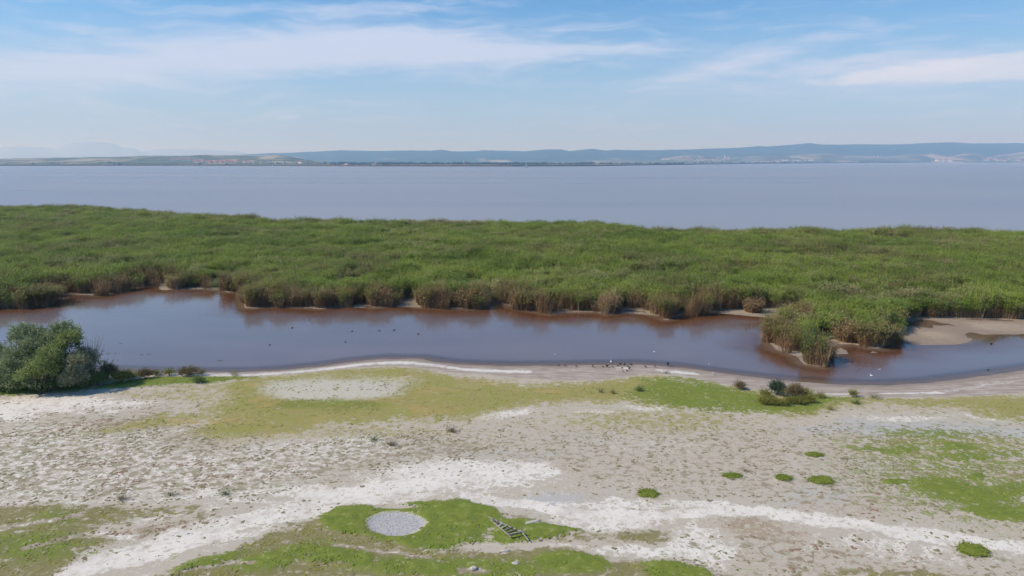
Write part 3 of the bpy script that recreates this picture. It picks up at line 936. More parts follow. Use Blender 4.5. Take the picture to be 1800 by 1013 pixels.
green_leaf = leaf_mat("fresh_reed_leaf", (0.05, 0.105, 0.02), (0.09, 0.16, 0.03), None, 0.3, 0.6, 0.3)
CL = {'brown': clump_mesh(300, 1.0, 1.0, 2.9, 11, dry_leaf, 0.42, 2, 0.35), 'mixed': clump_mesh(260, 1.0, 1.0, 3.0, 12, edge_leaf, 0.5, 4, 0.62),
      'green': clump_mesh(190, 1.0, 1.0, 3.2, 13, green_leaf, 0.6, 7, 0.12)}
clumps = [
    (60, 538, 2.6, 1.0, 'mixed', "reed clump at the far left edge of the pond beside the shallow inlet"),
    (180, 515, 1.1, 1.0, 'brown', "narrow brown reed clump standing left of the dark reed gap"),
    (212, 512, 1.3, 1.05, 'brown', "rusty brown reed clump just left of the pond's far corner"),
    (404, 511, 1.7, 0.95, 'brown', "brown reed clump in the inlet right of the green bank"),
    (442, 539, 1.3, 1.15, 'mixed', "tall tufted reed clump on the corner where the bank steps forward"),
    (480, 537, 1.6, 1.0, 'brown', "brown reed clump close right of the tall corner clump"),
    (520, 539, 1.5, 0.95, 'brown', "dark brown reed clump on the pale bank left of the pond's middle"),
    (568, 540, 1.7, 1.0, 'brown', "reddish brown reed clump leaning over the bank"),
    (605, 537, 1.3, 1.0, 'brown', "brown reed clump left of the small muddy gap"),
    (665, 538, 1.9, 1.0, 'brown', "rounded brown reed clump with a dark right side between two gaps"),
    (755, 538, 2.4, 0.95, 'brown', "broad brown reed clump standing alone right of the muddy gap"),
    (822, 541, 2.4, 0.95, 'brown', "broad brown reed clump with a white foot left of the rusty inlet"),
    (930, 545, 2.0, 0.95, 'mixed', "green and brown reed clump right of the rusty inlet"),
    (1072, 550, 1.6, 1.1, 'brown', "pale feathery reed clump rising above its neighbours"),
    (1172, 560, 1.2, 1.05, 'mixed', "reed clump projecting into the water from the bank"),
    (1326, 550, 1.5, 0.8, 'brown', "low brown reed clump by the muddy cove"),
    (1380, 609, 1.2, 0.85, 'mixed', "reed clump on the left end of the reed spit"),
    (1430, 638, 1.15, 1.02, 'green', "bright green reed clump at the tip of the reed spit"),
    (1405, 618, 1.1, 0.75, 'mixed', "reed clump with pale feet in the middle of the reed spit"),
    (1492, 602, 1.7, 0.95, 'brown', "brown reed clump behind the tan mud strip on the spit"),
    (1540, 609, 1.9, 0.95, 'mixed', "dark reed clump on the right corner of the reed spit"),
    (1574, 576, 1.5, 0.9, 'brown', "bent brown reed clump on the left rim of the mud flat"),
    (1575, 607, 0.8, 0.4, 'mixed', "small low reed tuft in the water right of the spit"),
    (1735, 551, 2.0, 1.0, 'brown', "tangled brown reed clump behind the mud flat"),
    (1782, 561, 1.0, 0.75, 'mixed', "small reed clump at the right edge of the mud flat")]
first = {}
for (u, v, w, h, k, lab) in clumps:
    x, y = ground(u, v)
    e = link("reed_clump", None, loc=(float(x), float(y) + 0.9 * w * 0.5, 0.0), label=lab, cat="reed clump", group="reed clumps along the water's edge",
             rz=random.uniform(0, 6))
    e.scale = (w * 0.8, w * 0.8, h)
    link("stems", CL[k][0], parent=e)
    link("leaves", CL[k][1], parent=e)

# ------------------------------------------------------------------ low plants strewn over the flat (one mass)
def scatter_tufts():
    n = 240000
    v = rng.uniform(655, 1040, n)
    vv = 283.5 + (655 - 283.5) * (1040 - 283.5) / ((1040 - 283.5) - rng.random(n) * (1040 - 655))   # even per ground area
    x0, y0 = rng.uniform(-60, 60, n), rng.uniform(33, 74, n)
    uu, vv = to_px(x0, y0, 0.12)
    ok = (uu > -120) & (uu < 1920)
    x0, y0 = x0[ok], y0[ok]
    ix = np.clip(np.searchsorted(GX, x0), 0, len(GX) - 1)
    iy = np.clip(np.searchsorted(GY, y0), 0, len(GY) - 1)
    j = iy * len(GX) + ix
    clump = fbm(x0, y0, 0.9, 3, 90)
    pr = np.clip(np.where(x0 > 0, 0.55, 1.0) * tuft[j] + green[j] * 0.75 + olive[j] * 0.22 + weed[j] * 0.3 + 0.01, 0, 1) * sstep(clump, 0.42, 0.62) * 0.5 * (1 - pan[j]) * (1 - beach[j] * 0.97)
    ok = rng.random(len(x0)) < pr
    x0, y0, j = x0[ok], y0[ok], j[ok]
    zz = gz[j]
    g = green[j] > 0.5
    ol = ((olive[j] > 0.5) | (weed[j] > 0.5)) & ~g
    k = len(x0)
    rad = np.where(g, rng.uniform(0.05, 0.12, k), 0.04 + 0.16 * rng.random(k) ** 2.2)
    h = np.where(g, rng.uniform(0.02, 0.05, k), rng.uniform(0.015, 0.05, k))
    m = 6
    ang = np.arange(m) / m * 2 * np.pi
    an = ang[None, :] + rng.uniform(0, 6.28, (k, 1))
    rj = rad[:, None] * rng.uniform(0.5, 1.3, (k, m))
    ring = np.stack([x0[:, None] + rj * np.cos(an), y0[:, None] + rj * np.sin(an), zz[:, None] + rng.uniform(-0.02, 0.015, (k, m))], 2)
    top = np.stack([x0 + rng.normal(0, 0.02, k), y0 + rng.normal(0, 0.02, k), zz + h], 1)[:, None, :]
    V_ = np.concatenate([ring, top], 1).reshape(-1, 3)
    b = np.arange(k)[:, None] * (m + 1)
    f = np.stack([np.stack([b[:, 0] + q, b[:, 0] + (q + 1) % m, b[:, 0] + m], 1) for q in range(m)], 1).reshape(-1, 3)
    brn = brown[j] > 0.4
    mi = np.where(g, 0, np.where(ol, 1, np.where(brn, 3, 2)))
    mi = np.where(rng.random(k) < 0.12, 2, mi)
    mats = [leaf_mat("short_grass", (0.12, 0.18, 0.02), (0.21, 0.27, 0.035), None, 0.4, 0.8, 0.1),
            leaf_mat("olive_grass", (0.20, 0.20, 0.05), (0.30, 0.27, 0.08), None, 0.4, 0.85, 0.1),
            leaf_mat("salt_plant", (0.18, 0.165, 0.085), (0.28, 0.235, 0.14), None, 0.5, 0.9, 0.0),
            leaf_mat("red_salt_plant", (0.23, 0.15, 0.10), (0.32, 0.225, 0.16), None, 0.5, 0.9, 0.0)]
    me = mesh_np("ground_cover", V_, f, mats, False, np.repeat(mi, m))
    link("ground_cover", me, kind='stuff', label="sparse low salt plants and grass tufts over the pale flat", cat="ground cover")
    print("tufts", k)


scatter_tufts()


def gheight(x, y):
    ix = int(np.clip(np.searchsorted(GX, x), 0, len(GX) - 1))
    iy = int(np.clip(np.searchsorted(GY, y), 0, len(GY) - 1))
    return float(gz[iy * len(GX) + ix])


def at(u, v, z=0.12):
    x, y = ground(u, v, z)
    x, y = float(x), float(y)
    return x, y, gheight(x, y)


# ------------------------------------------------------------------ shrubs
def tube(path, radii, k=6):
    V_, F_ = [], []
    for i, (p, r) in enumerate(zip(path, radii)):
        d = Vector(path[min(i + 1, len(path) - 1)]) - Vector(path[max(i - 1, 0)])
        d.normalize()
        s = d.cross(Vector((0.3, 0.9, 0.2))).normalized()
        q = d.cross(s)
        for j in range(k):
            a = 2 * math.pi * j / k
            w = Vector(p) + s * (r * math.cos(a)) + q * (r * math.sin(a))
            V_.append(tuple(w))
    for i in range(len(path) - 1):
        for j in range(k):
            a, b = i * k + j, i * k + (j + 1) % k
            F_.append((a, b, b + k, a + k))
    return V_, F_


def leaf_cloud(blobs, n, size, seed, droop=0.2, long=2.2):
    """leaves on twigs: short sprays of small leaves spread through and over the given lobes"""
    r = np.random.default_rng(seed)
    V_, F_ = [], []
    vol = np.array([b[3] * b[4] * b[5] for b in blobs]) ** 0.67
    vol = vol / vol.sum()
    per = 9
    ns = n // per
    bi = r.choice(len(blobs), ns, p=vol)
    B = np.array(blobs)[bi]
    d = r.normal(size=(ns, 3))
    d /= np.linalg.norm(d, axis=1, keepdims=True)
    d[:, 2] = np.where(d[:, 2] < -0.25, -d[:, 2] * 0.6, d[:, 2])
    rad = r.uniform(0.45, 1.0, ns) ** 0.5
    lump = 0.78 + 0.5 * vnoise(d[:, 0] * 3.2 + bi * 7.1 + 50, d[:, 1] * 3.2 + d[:, 2] * 4.1 + 50, seed)
    c = B[:, :3] + d * B[:, 3:6] * (rad * lump)[:, None]
    out = d * r.uniform(0.12, 0.42, (ns, 1)) + r.normal(0, 0.1, (ns, 3))
    out[:, 2] += 0.15
    vs = []
    for q in range(per):
        f = (q + 0.5) / per
        p = c + out * f * (1 + size * 2) + r.normal(0, size * 0.5, (ns, 3))
        a = d + r.normal(0, 0.7, (ns, 3))
        a[:, 2] -= droop
        a /= np.linalg.norm(a, axis=1, keepdims=True)
        b = np.cross(a, r.normal(size=(ns, 3)))
        b /= np.linalg.norm(b, axis=1, keepdims=True) + 1e-9
        L = size * long * r.uniform(0.6, 1.2, (ns, 1))
        W = size * 0.42
        vs.append(np.stack([p, p + a * L * 0.5 + b * W, p + a * L, p + a * L * 0.5 - b * W], 1))
    V_ = np.concatenate(vs, 0)
    V_[:, :, 2] = np.maximum(V_[:, :, 2], 0.02)
    k = V_.shape[0]
    return V_.reshape(-1, 3), (np.arange(k)[:, None] * 4 + np.arange(4)[None, :])


bark = simple_mat("bark", (0.09, 0.07, 0.055), 0.9, 0.2, 0.35, 6)


def shrub(name, loc, blobs, n, size, mat, label, cat="shrub", group=None, seed=1, trunks=4, th=None, extra=None, rad=0.07):
    e = link(name, None, loc=loc, label=label, cat=cat, group=group)
    r = random.Random(seed)
    V_, F_ = [], []
    for k in range(trunks):
        b = blobs[k % len(blobs)]
        tx, ty, tz = b[0] * 0.9, b[1] * 0.9, max(b[2], 0.2) + b[5] * 0.35
        p0 = (b[0] * 0.18 + r.uniform(-.1, .1), b[1] * 0.18 + r.uniform(-.1, .1), -0.08)
        mid = ((p0[0] + tx) / 2 + r.uniform(-.12, .12) * tz * 0.4, (p0[1] + ty) / 2 + r.uniform(-.12, .12) * tz * 0.4, tz * 0.5)
        v_, f_ = tube([p0, mid, (tx, ty, tz)], [rad, rad * 0.65, rad * 0.2])
        o = len(V_)
        V_ += v_
        F_ += [tuple(i + o for i in f) for f in f_]
        for _ in range(4):
            t_ = r.uniform(0.35, 0.9)
            s = Vector(mid).lerp(Vector((tx, ty, tz)), t_)
            q = s + Vector((r.uniform(-1, 1) * b[3], r.uniform(-1, 1) * b[4], r.uniform(0.1, 0.8) * b[5])) * 0.75
            v_, f_ = tube([tuple(s), tuple(s.lerp(q, .5) + Vector((0, 0, .04))), tuple(q)], [rad * 0.4, rad * 0.25, rad * 0.08], 4)
            o = len(V_)
            V_ += v_
            F_ += [tuple(i + o for i in f) for f in f_]
    link("trunk", mesh_np("trunk", V_, F_, [bark]), parent=e)
    v_, f_ = leaf_cloud(blobs, n, size, seed)
    link("crown", mesh_np("crown", v_, f_, [mat]), parent=e)
    return e


def fol(name, a, b, tr=0.2):
    return leaf_mat(name, a, b, None, 0.9, 0.6, tr)


silver_green = fol("silver_green_leaf", (0.17, 0.22, 0.095), (0.38, 0.43, 0.23))
dark_green = fol("dark_green_leaf", (0.11, 0.165, 0.05), (0.22, 0.28, 0.10))
yellow_green = fol("yellow_green_leaf", (0.21, 0.27, 0.075), (0.38, 0.44, 0.16))
grey_pink = fol("grey_dry_leaf", (0.23, 0.24, 0.13), (0.42, 0.42, 0.26))
brown_leaf = fol("brown_leaf", (0.14, 0.11, 0.045), (0.25, 0.19, 0.085))
olive_leaf = fol("olive_leaf", (0.15, 0.17, 0.03), (0.31, 0.29, 0.06))
blue_green = fol("blue_green_leaf", (0.05, 0.085, 0.045), (0.10, 0.14, 0.08))
herb_green = fol("herb_green_leaf", (0.055, 0.11, 0.018), (0.11, 0.18, 0.03))

bx0, by0, bz0 = at(75, 690)
PXM = float(np.hypot(0, 1)) * (by0 * cP + (CAM_H) * sP) / F          # metres per photo pixel at the bush


def B(u, v, du, dv, depth, dy=0.0, base_u=75, base_v=690):
    """lobe of a shrub from its place in the picture, with a depth of its own"""
    return ((u - 4 - base_u) * PXM, dy, (base_v - v) * PXM * 0.96, du * PXM * 0.82, depth, dv * PXM * 0.86)


shrub("large_shrub", (bx0, by0 + 1.2, bz0),
      [B(30, 602, 26, 20, 1.7, 1.2), B(92, 600, 24, 22, 1.6, 1.6), B(60, 612, 34, 22, 1.8, 0.8), B(30, 642, 32, 34, 2.2, .3), B(70, 640, 34, 34, 2.0, 0.6),
       B(-12, 658, 32, 24, 1.9, 0.6), B(30, 668, 40, 18, 2.0, 0.2), B(80, 662, 34, 24, 1.6, 0.6), B(88, 586, 11, 11, 0.8, 1.6), B(20, 590, 12, 10, 0.8, 1.2), B(20, 678, 50, 14, 1.9, -.2), B(75, 676, 44, 14, 1.8, -.1), B(-40, 640, 36, 44, 2, 0.6)], 46000, 0.095, silver_green,
      "big silver green shrub with dark hollows on the grassy bank at the left", "bush", None, 3, 9, rad=0.12)
shrub("dark_shrub", (bx0 - 0.1, by0 + 2.6, bz0),
      [B(96, 622, 30, 32, 1.5, 0), B(128, 650, 26, 26, 1.3, 0), B(40, 650, 40, 34, 1.4, 0.3), B(100, 662, 36, 24, 1.2, 0.0), B(45, 612, 28, 24, 1.2, 0.3), B(120, 676, 36, 12, 1.5, -0.8), B(60, 680, 40, 10, 1.5, -1.6), B(-20, 676, 40, 18, 1.6, -1.2), B(10, 682, 36, 13, 1.3, -1.9), B(100, 680, 34, 14, 1.3, -2.0), B(132, 680, 24, 12, 1.0, -1.6)], 30000, 0.09, dark_green,
      "dark green shrub behind the silver one, showing between its lobes", "bush", None, 4, 5, rad=0.1)
shrub("yellow_shrub", (bx0 + 0.3, by0 - 0.6, bz0),
      [B(112, 600, 17, 13, 0.9, 2.2), B(93, 632, 17, 22, 1.1, .5), B(72, 648, 16, 13, 0.9, 0), B(60, 658, 19, 10, 0.8, -0.1), B(96, 650, 14, 14, 0.8, 0.2), B(98, 612, 12, 10, 0.8, 1.8)], 15000, 0.085, yellow_green,
      "yellow green shrub in front of the big silver one", "bush", None, 5, 5, rad=0.07)
shrub("grey_shrub", (bx0 + 0.2, by0 + 0.4, bz0),
      [B(138, 638, 13, 16, 0.9, 0), B(131, 660, 15, 14, 0.9, -0.3), B(138, 668, 14, 10, 0.8, 0), B(128, 672, 14, 9, 0.8, -0.4)], 9000, 0.07, grey_pink,
      "dry grey shrub with pinkish tips on the right side of the big bush", "bush", None, 6, 4, rad=0.06)


def bare_shrub(loc, w, h, n, label, seed, mat, name="bare_shrub", cat="bush", lean=0.5):
    r = random.Random(seed)
    V_, F_ = [], []
    for k in range(n):
        a = r.uniform(0, 6.283)
        t_ = r.uniform(0.2, 1.0)
        tip = Vector((math.cos(a) * w * t_ + lean * w * 0.6, math.sin(a) * w * 0.6 * t_, h * r.uniform(0.6, 1.0)))
        mid = tip * 0.5 + Vector((0, 0, h * 0.08))
        v_, f_ = tube([(r.uniform(-.1, .1), r.uniform(-.1, .1), -0.05), tuple(mid), tuple(tip)], [0.025, 0.014, 0.005], 4)
        o = len(V_)
        V_ += v_
        F_ += [tuple(i + o for i in f) for f in f_]
        for _ in range(5):
            s = mid.lerp(tip, r.random())
            q = s + Vector((r.uniform(-.2, .35), r.uniform(-.25, .25), r.uniform(0.02, .35))) * w * 0.5
            v_, f_ = tube([tuple(s), tuple(s.lerp(q, .5)), tuple(q)], [0.009, 0.006, 0.003], 3)
            o = len(V_)
            V_ += v_
            F_ += [tuple(i + o for i in f) for f in f_]
    e = link(name, None, loc=loc, label=label, cat=cat)
    link("twigs", mesh_np("twigs", V_, F_, [mat]), parent=e)
    return e


pale_twig = simple_mat("pale_twig", (0.30, 0.29, 0.22), 0.9, 0.2, 0.2, 5)
bare_shrub((bx0 + (134 - 75) * PXM, by0 + 2.6, bz0), 1.5, (690 - 592) * PXM, 60, "pale leafless shrub poking out behind the right side of the big bush", 8, pale_twig)

SMALL = [  # u, v(base), half width px, height px, material, leaf size, label
    (190, 672, 15, 32, brown_leaf, .06, "brown upright shrub at the right foot of the big bush", "shrub", 3500),
    (168, 680, 22, 22, dark_green, .06, "low dark shrub in the shade right of the big bush", "shrub", 4000),
    (212, 676, 17, 17, olive_leaf, .06, "sprawling olive shrub left on the bright green bank", "shrub", 3500),
    (228, 672, 12, 13, olive_leaf, .05, "small olive shrub between the sprawling one and the dark mound", "shrub", 1800),
    (253, 667, 12, 13, brown_leaf, .05, "dark rounded shrub near the beach on the green bank", "shrub", 2400),
    (272, 660, 9, 6, olive_leaf, .04, "tiny olive shrub beside the dark rounded one", "shrub", 900),
    (297, 660, 10, 8, olive_leaf, .04, "small yellowish shrub by the beach, left of the long brown one", "shrub", 1200),
    (330, 661, 20, 10, brown_leaf, .05, "long low brown shrub along the beach on the green bank", "shrub", 3200),
    (356, 659, 5, 8, brown_leaf, .04, "narrow brown shrub at the right end of the long low one", "shrub", 600),
    (346, 675, 11, 7, dark_green, .05, "little dark shrub alone in the middle of the green bank", "shrub", 1200),
    (412, 660, 6, 5, olive_leaf, .04, "tiny olive tuft near the right end of the green bank", "tuft", 500),
    (1300, 686, 9, 9, brown_leaf, .05, "small brown shrub left of the shrub group on the green tongue", "shrub", 1300),
    (1339, 691, 4, 5, olive_leaf, .04, "tiny tuft between the small brown shrub and the shrub group", "tuft", 350),
    (1367, 696, 11, 21, blue_green, .06, "upright blue green shrub at the back of the shrub group", "shrub", 3600),
    (1380, 698, 7, 10, grey_pink, .05, "little silver grey shrub squeezed between the green and the brown one", "shrub", 1200),
    (1397, 703, 14, 21, brown_leaf, .055, "brown twiggy shrub on the right of the blue green one", "shrub", 3600),
    (1347, 700, 8, 7, olive_leaf, .045, "low yellow green shrub at the upper left rim of the shrub group", "shrub", 1000),
    (1344, 713, 8, 8, olive_leaf, .045, "low yellow green shrub at the left corner of the shrub group", "shrub", 1200),
    (1360, 714, 10, 8, olive_leaf, .045, "low yellow green shrub in the front row below the blue green one", "shrub", 1400),
    (1375, 715, 8, 6, olive_leaf, .045, "flat yellow green shrub in the middle of the front row", "shrub", 1000),
    (1392, 712, 11, 6, olive_leaf, .045, "yellow green shrub in front of the brown twiggy one", "shrub", 1300),
    (1411, 713, 9, 7, olive_leaf, .045, "yellow green shrub at the right end of the front row", "shrub", 1100),
    (1425, 710, 8, 8, olive_leaf, .045, "yellow green shrub at the lower right corner of the shrub group", "shrub", 1200),
    (1418, 698, 9, 9, olive_leaf, .045, "yellow green shrub behind the right of the brown twiggy one", "shrub", 1200),
    (1442, 702, 8, 5, olive_leaf, .04, "small flat shrub just outside the right of the shrub group", "shrub", 700),
    (1501, 699, 5, 7, olive_leaf, .045, "single small shrub near the beach at the end of the green tongue", "shrub", 700),
    (1506, 712, 8, 4, herb_green, .04, "flat green tuft below the single small shrub", "tuft", 600),
    (1540, 702, 10, 5, grey_pink, .04, "pale dry tuft at the beach right of the green tongue", "tuft", 700),
    (1460, 722, 6, 4, olive_leaf, .04, "small tuft on the lower edge of the green tongue", "tuft", 500),
    (1123, 690, 6, 5, dark_green, .045, "dark round tuft on the olive meadow below the bird flock", "tuft", 800),
    (1056, 691, 4, 5, brown_leaf, .04, "brown tuft on the olive meadow, left of two", "tuft", 350),
    (1077, 694, 4, 4, brown_leaf, .04, "brown tuft on the olive meadow, right of two", "tuft", 350),
    (1171, 657, 4, 2.5, dark_green, .035, "tiny dark tuft at the pale rim of the beach", "tuft", 250),
    (793, 761, 6, 5, brown_leaf, .04, "brown tuft in the middle of the bare flat", "tuft", 600),
    (687, 785, 10, 3.5, brown_leaf, .035, "flat reddish tuft in the middle of the bare flat", "tuft", 700),
    (657, 777, 6, 3, herb_green, .035, "small green tuft beside the flat reddish one", "tuft", 400),
    (214, 881, 8, 4, brown_leaf, .035, "dark red tuft on the pale track at the left", "tuft", 600),
    (394, 873, 6, 3.5, herb_green, .035, "small green tuft on the pale track", "tuft", 450),
    (298, 874, 11, 3, grey_pink, .03, "flat pinkish tuft on the pale track at the left", "tuft", 500),
    (1311, 831, 5, 2, brown_leaf, .03, "small dark tuft right above the first green cushion", "tuft", 250)]
for i, (u, v, hw, hp, mt, ls, lab, cat, n) in enumerate(SMALL):
    x, y, z = at(u, v)
    k = (y * cP + CAM_H * sP) / F
    w, h = hw * k, hp * k * (1.05 if cat == 'shrub' else 0.6)
    r = random.Random(100 + i)
    bl = [(0, 0, h * 0.42, w * 0.72, w * 0.6, h * 0.5)]
    for _ in range(3 if hw < 9 else 5):
        bl.append((r.uniform(-.6, .6) * w, r.uniform(-.4, .4) * w, h * r.uniform(0.25, 0.5), w * r.uniform(0.3, 0.45), w * 0.4, h * r.uniform(0.3, 0.42)))
    shrub("tuft" if cat == "tuft" else "small_shrub", (x, y + w * 0.4, z), bl, int(n * 1.7), ls * (0.95 if cat == 'shrub' else 0.7), mt, lab, cat,
          None, 200 + i, 3 if hw < 9 else 5, rad=0.012 if hw < 9 else 0.025)

# ------------------------------------------------------------------ green cushions on the flat
def cushion(x, y, z, rx, ry, label, seed):
    r = np.random.default_rng(seed)
    n = int(2600 * rx * ry / 0.6) + 700
    n = min(n // 2, 2600)
    a, q = r.uniform(0, 6.283, n), np.sqrt(r.random(n))
    q = q * (0.60 + 0.75 * fbm(np.cos(a) * 2 + 9, np.sin(a) * 2 + 9, 0.8, 3, seed)) * np.where(r.random(n) < 0.3, r.uniform(1.0, 1.5, n), 1.0)
    X, Y = q * np.cos(a) * rx, q * np.sin(a) * ry
    H = 0.035 * np.clip(1 - q ** 2, 0, 1) + 0.0
    w = 0.012
    o = r.uniform(0, 3.14, n)
    hh = r.uniform(0.02, 0.06, n)
    bx_, by_ = np.cos(o) * w * 2, np.sin(o) * w * 2
    lx_, ly_ = r.normal(0, 0.035, n), r.normal(0, 0.035, n)
    V_ = np.stack([np.stack([X - bx_, Y - by_, H - 0.03], 1), np.stack([X + bx_, Y + by_, H - 0.03], 1), np.stack([X + lx_, Y + ly_, H + hh], 1)], 1).reshape(-1, 3)
    F_ = np.arange(n * 3).reshape(-1, 3)
    # the mound the blades grow on
    k, rings = 28, 6
    mv = [(0, 0, 0.035)]
    for j in range(1, rings + 1):
        for i in range(k):
            an = 2 * math.pi * i / k
            f = j / rings * (0.60 + 0.75 * float(fbm(np.array(math.cos(an) * 2 + 9), np.array(math.sin(an) * 2 + 9), 0.8, 3, seed))) * 0.9
            mv.append((rx * f * math.cos(an), ry * f * math.sin(an), 0.035 * max(0, 1 - (j / rings) ** 2) - (0.03 if j == rings else 0)))
    mf = [(0, 1 + i, 1 + (i + 1) % k) for i in range(k)]
    for j in range(rings - 1):
        for i in range(k):
            a0, a1 = 1 + j * k + i, 1 + j * k + (i + 1) % k
            mf += [(a0, a0 + k, a1 + k), (a0, a1 + k, a1)]
    V2 = np.concatenate([np.array(mv), V_])
    F2 = np.concatenate([np.array(mf), F_ + len(mv)])
    link("grass_cushion", mesh_np("grass_cushion", V2, F2, [CUSH]), loc=(x, y, z), label=label, cat="grass patch", group="green grass cushions on the flat")


CUSH = leaf_mat("cushion_grass", (0.17, 0.23, 0.035), (0.27, 0.32, 0.055), None, 1.5, 0.8, 0.15)
clab = ["flat green cushion, leftmost of the three in a row at the right", "small round green cushion, middle of the three in a row at the right",
        "ragged green cushion, rightmost of the three in a row at the right", "oval green cushion alone on the pale soil right of centre",
        "large green cushion in the lower right corner of the flat", "thin green cushion above the row of three"]
for i, (u, v, a_, b_) in enumerate(PATCHES):
    x, y, z = at(u, v)
    k = (y * cP + CAM_H * sP) / F
    cushion(x, y, z, a_ * k, b_ * k * 2.2, clab[i], 60 + i)

# ------------------------------------------------------------------ wooden wreck of a frame by the pan
wood = simple_mat("weathered_wood", (0.36, 0.34, 0.30), 0.9, 0.2, 0.35, 8)
wood2 = simple_mat("dark_weathered_wood", (0.17, 0.145, 0.12), 0.9, 0.2, 0.35, 8)


def beam(p, q, w, h, mat, name, parent, lab=None):
    p, q = Vector(p), Vector(q)
    d = (q - p)
    s = d.cross(Vector((0, 0, 1))).normalized() * (w / 2)
    up = Vector((0, 0, h / 2))
    bm = bmesh.new()
    vs = [bm.verts.new(c + a * s + b * up) for c in (p, q) for (a, b) in ((-1, -1), (1, -1), (1, 1), (-1, 1))]
    for f in ((0, 1, 2, 3), (7, 6, 5, 4), (0, 4, 5, 1), (1, 5, 6, 2), (2, 6, 7, 3), (3, 7, 4, 0)):
        bm.faces.new([vs[i] for i in f])
    bmesh.ops.bevel(bm, geom=bm.edges[:], offset=0.008, segments=1, affect='EDGES')
    me = bpy.data.meshes.new(name)
    bm.to_mesh(me)
    bm.free()
    me.materials.append(mat)
    return link(name, me, parent=parent, label=lab)


wx0, wy0, wz0 = at(893, 938)
fr = link("wooden_frame", None, loc=(wx0, wy0, wz0 + 0.02), label="weathered broken wooden frame lying on the grass right of the round pan", cat="wooden frame")


def wp(u, v, h=0.12):
    x, y, _ = at(u, v)
    return (x - wx0, y - wy0, h)


A0, A1 = wp(858, 918, .20), wp(921, 946, .16)
B0, B1 = wp(862, 922, .16), wp(898, 952, .14)
beam(A0, A1, 0.05, 0.05, wood, "rail", fr)
beam(B0, B1, 0.055, 0.05, wood, "rail", fr)
beam(wp(914, 942, .22), wp(929, 956, .08), 0.06, 0.05, wood, "loose_board", fr)
beam(wp(893, 950, .22), wp(924, 944, .23), 0.06, 0.05, wood, "rail", fr, "crossbar at the wide end")
for i in range(7):
    t_ = 0.16 + i * 0.13
    p = Vector(A0).lerp(Vector(A1), t_)
    q = Vector(B0).lerp(Vector(B1), t_)
    d = (p - q) * 0.06
    p, q = p + d + Vector((0, 0, .055)), q - d + Vector((0, 0, .055))
    if i == 2:
        p = p.lerp(q, 0.35)
    beam(tuple(p), tuple(q), 0.09 if i % 2 else 0.13, 0.02, wood2 if i not in (2, 3) else wood, "slat", fr)
st_, stz = at(902, 912)[:2], 0
x, y, z = at(808 + 8, 0 + 912)
x, y, z = at(938, 919)
pale = simple_mat("pale_stone", (0.5, 0.47, 0.42), 0.95, 0.1, 0.2, 8)


def stone(u, v, w, l, h, rz, seed, label):
    x, y, z = at(u, v)
    bm = bmesh.new()
    bmesh.ops.create_icosphere(bm, subdivisions=3, radius=1)
    for q in bm.verts:
        n = float(vnoise(np.array(q.co.x * 1.6 + 5 + q.co.z), np.array(q.co.y * 1.6 + 5), seed))
        q.co *= 0.8 + 0.45 * n
        q.co.x *= l
        q.co.y *= w
        q.co.z *= h
    me = bpy.data.meshes.new("clod")
    bm.to_mesh(me)
    bm.free()
    me.materials.append(pale)
    link("salt_clod", me, loc=(x, y, z + h * 0.2), rz=rz, label=label, cat="salt clod")


stone(936, 920, .12, .55, .07, 0.4, 3, "long pale salt clod on the grass right of the wooden frame")
stone(832, 1003, .16, .2, .13, 0.1, 4, "pale upright salt clod at the bottom edge below the frame")
stone(888, 970, .12, .3, .07, 0.2, 5, "pale salt clod in the reddish strip below the frame")
stone(905, 994, .12, .22, .07, -0.3, 6, "small pale salt clod between green patches at the bottom")

# ------------------------------------------------------------------ birds
def loft(stations, k=10):
    """stations: (x, z, half width, half height) along the bird from tail to bill tip"""
    V_, F_ = [], []
    for (x, z, w, h) in stations:
        for j in range(k):
            a = 2 * math.pi * j / k
            V_.append((x, w * math.cos(a), z + h * math.sin(a)))
    for i in range(len(stations) - 1):
        for j in range(k):
            a, b = i * k + j, i * k + (j + 1) % k
            F_.append((a, b, b + k, a + k))
    n = len(V_)
    V_.append((stations[0][0] - 0.01, 0, stations[0][1]))
    V_.append((stations[-1][0] + 0.01, 0, stations[-1][1]))
    for j in range(k):
        F_.append((n, (j + 1) % k, j, j))
        m = (len(stations) - 1) * k
        F_.append((n + 1, m + j, m + (j + 1) % k, m + (j + 1) % k))
    return V_, F_


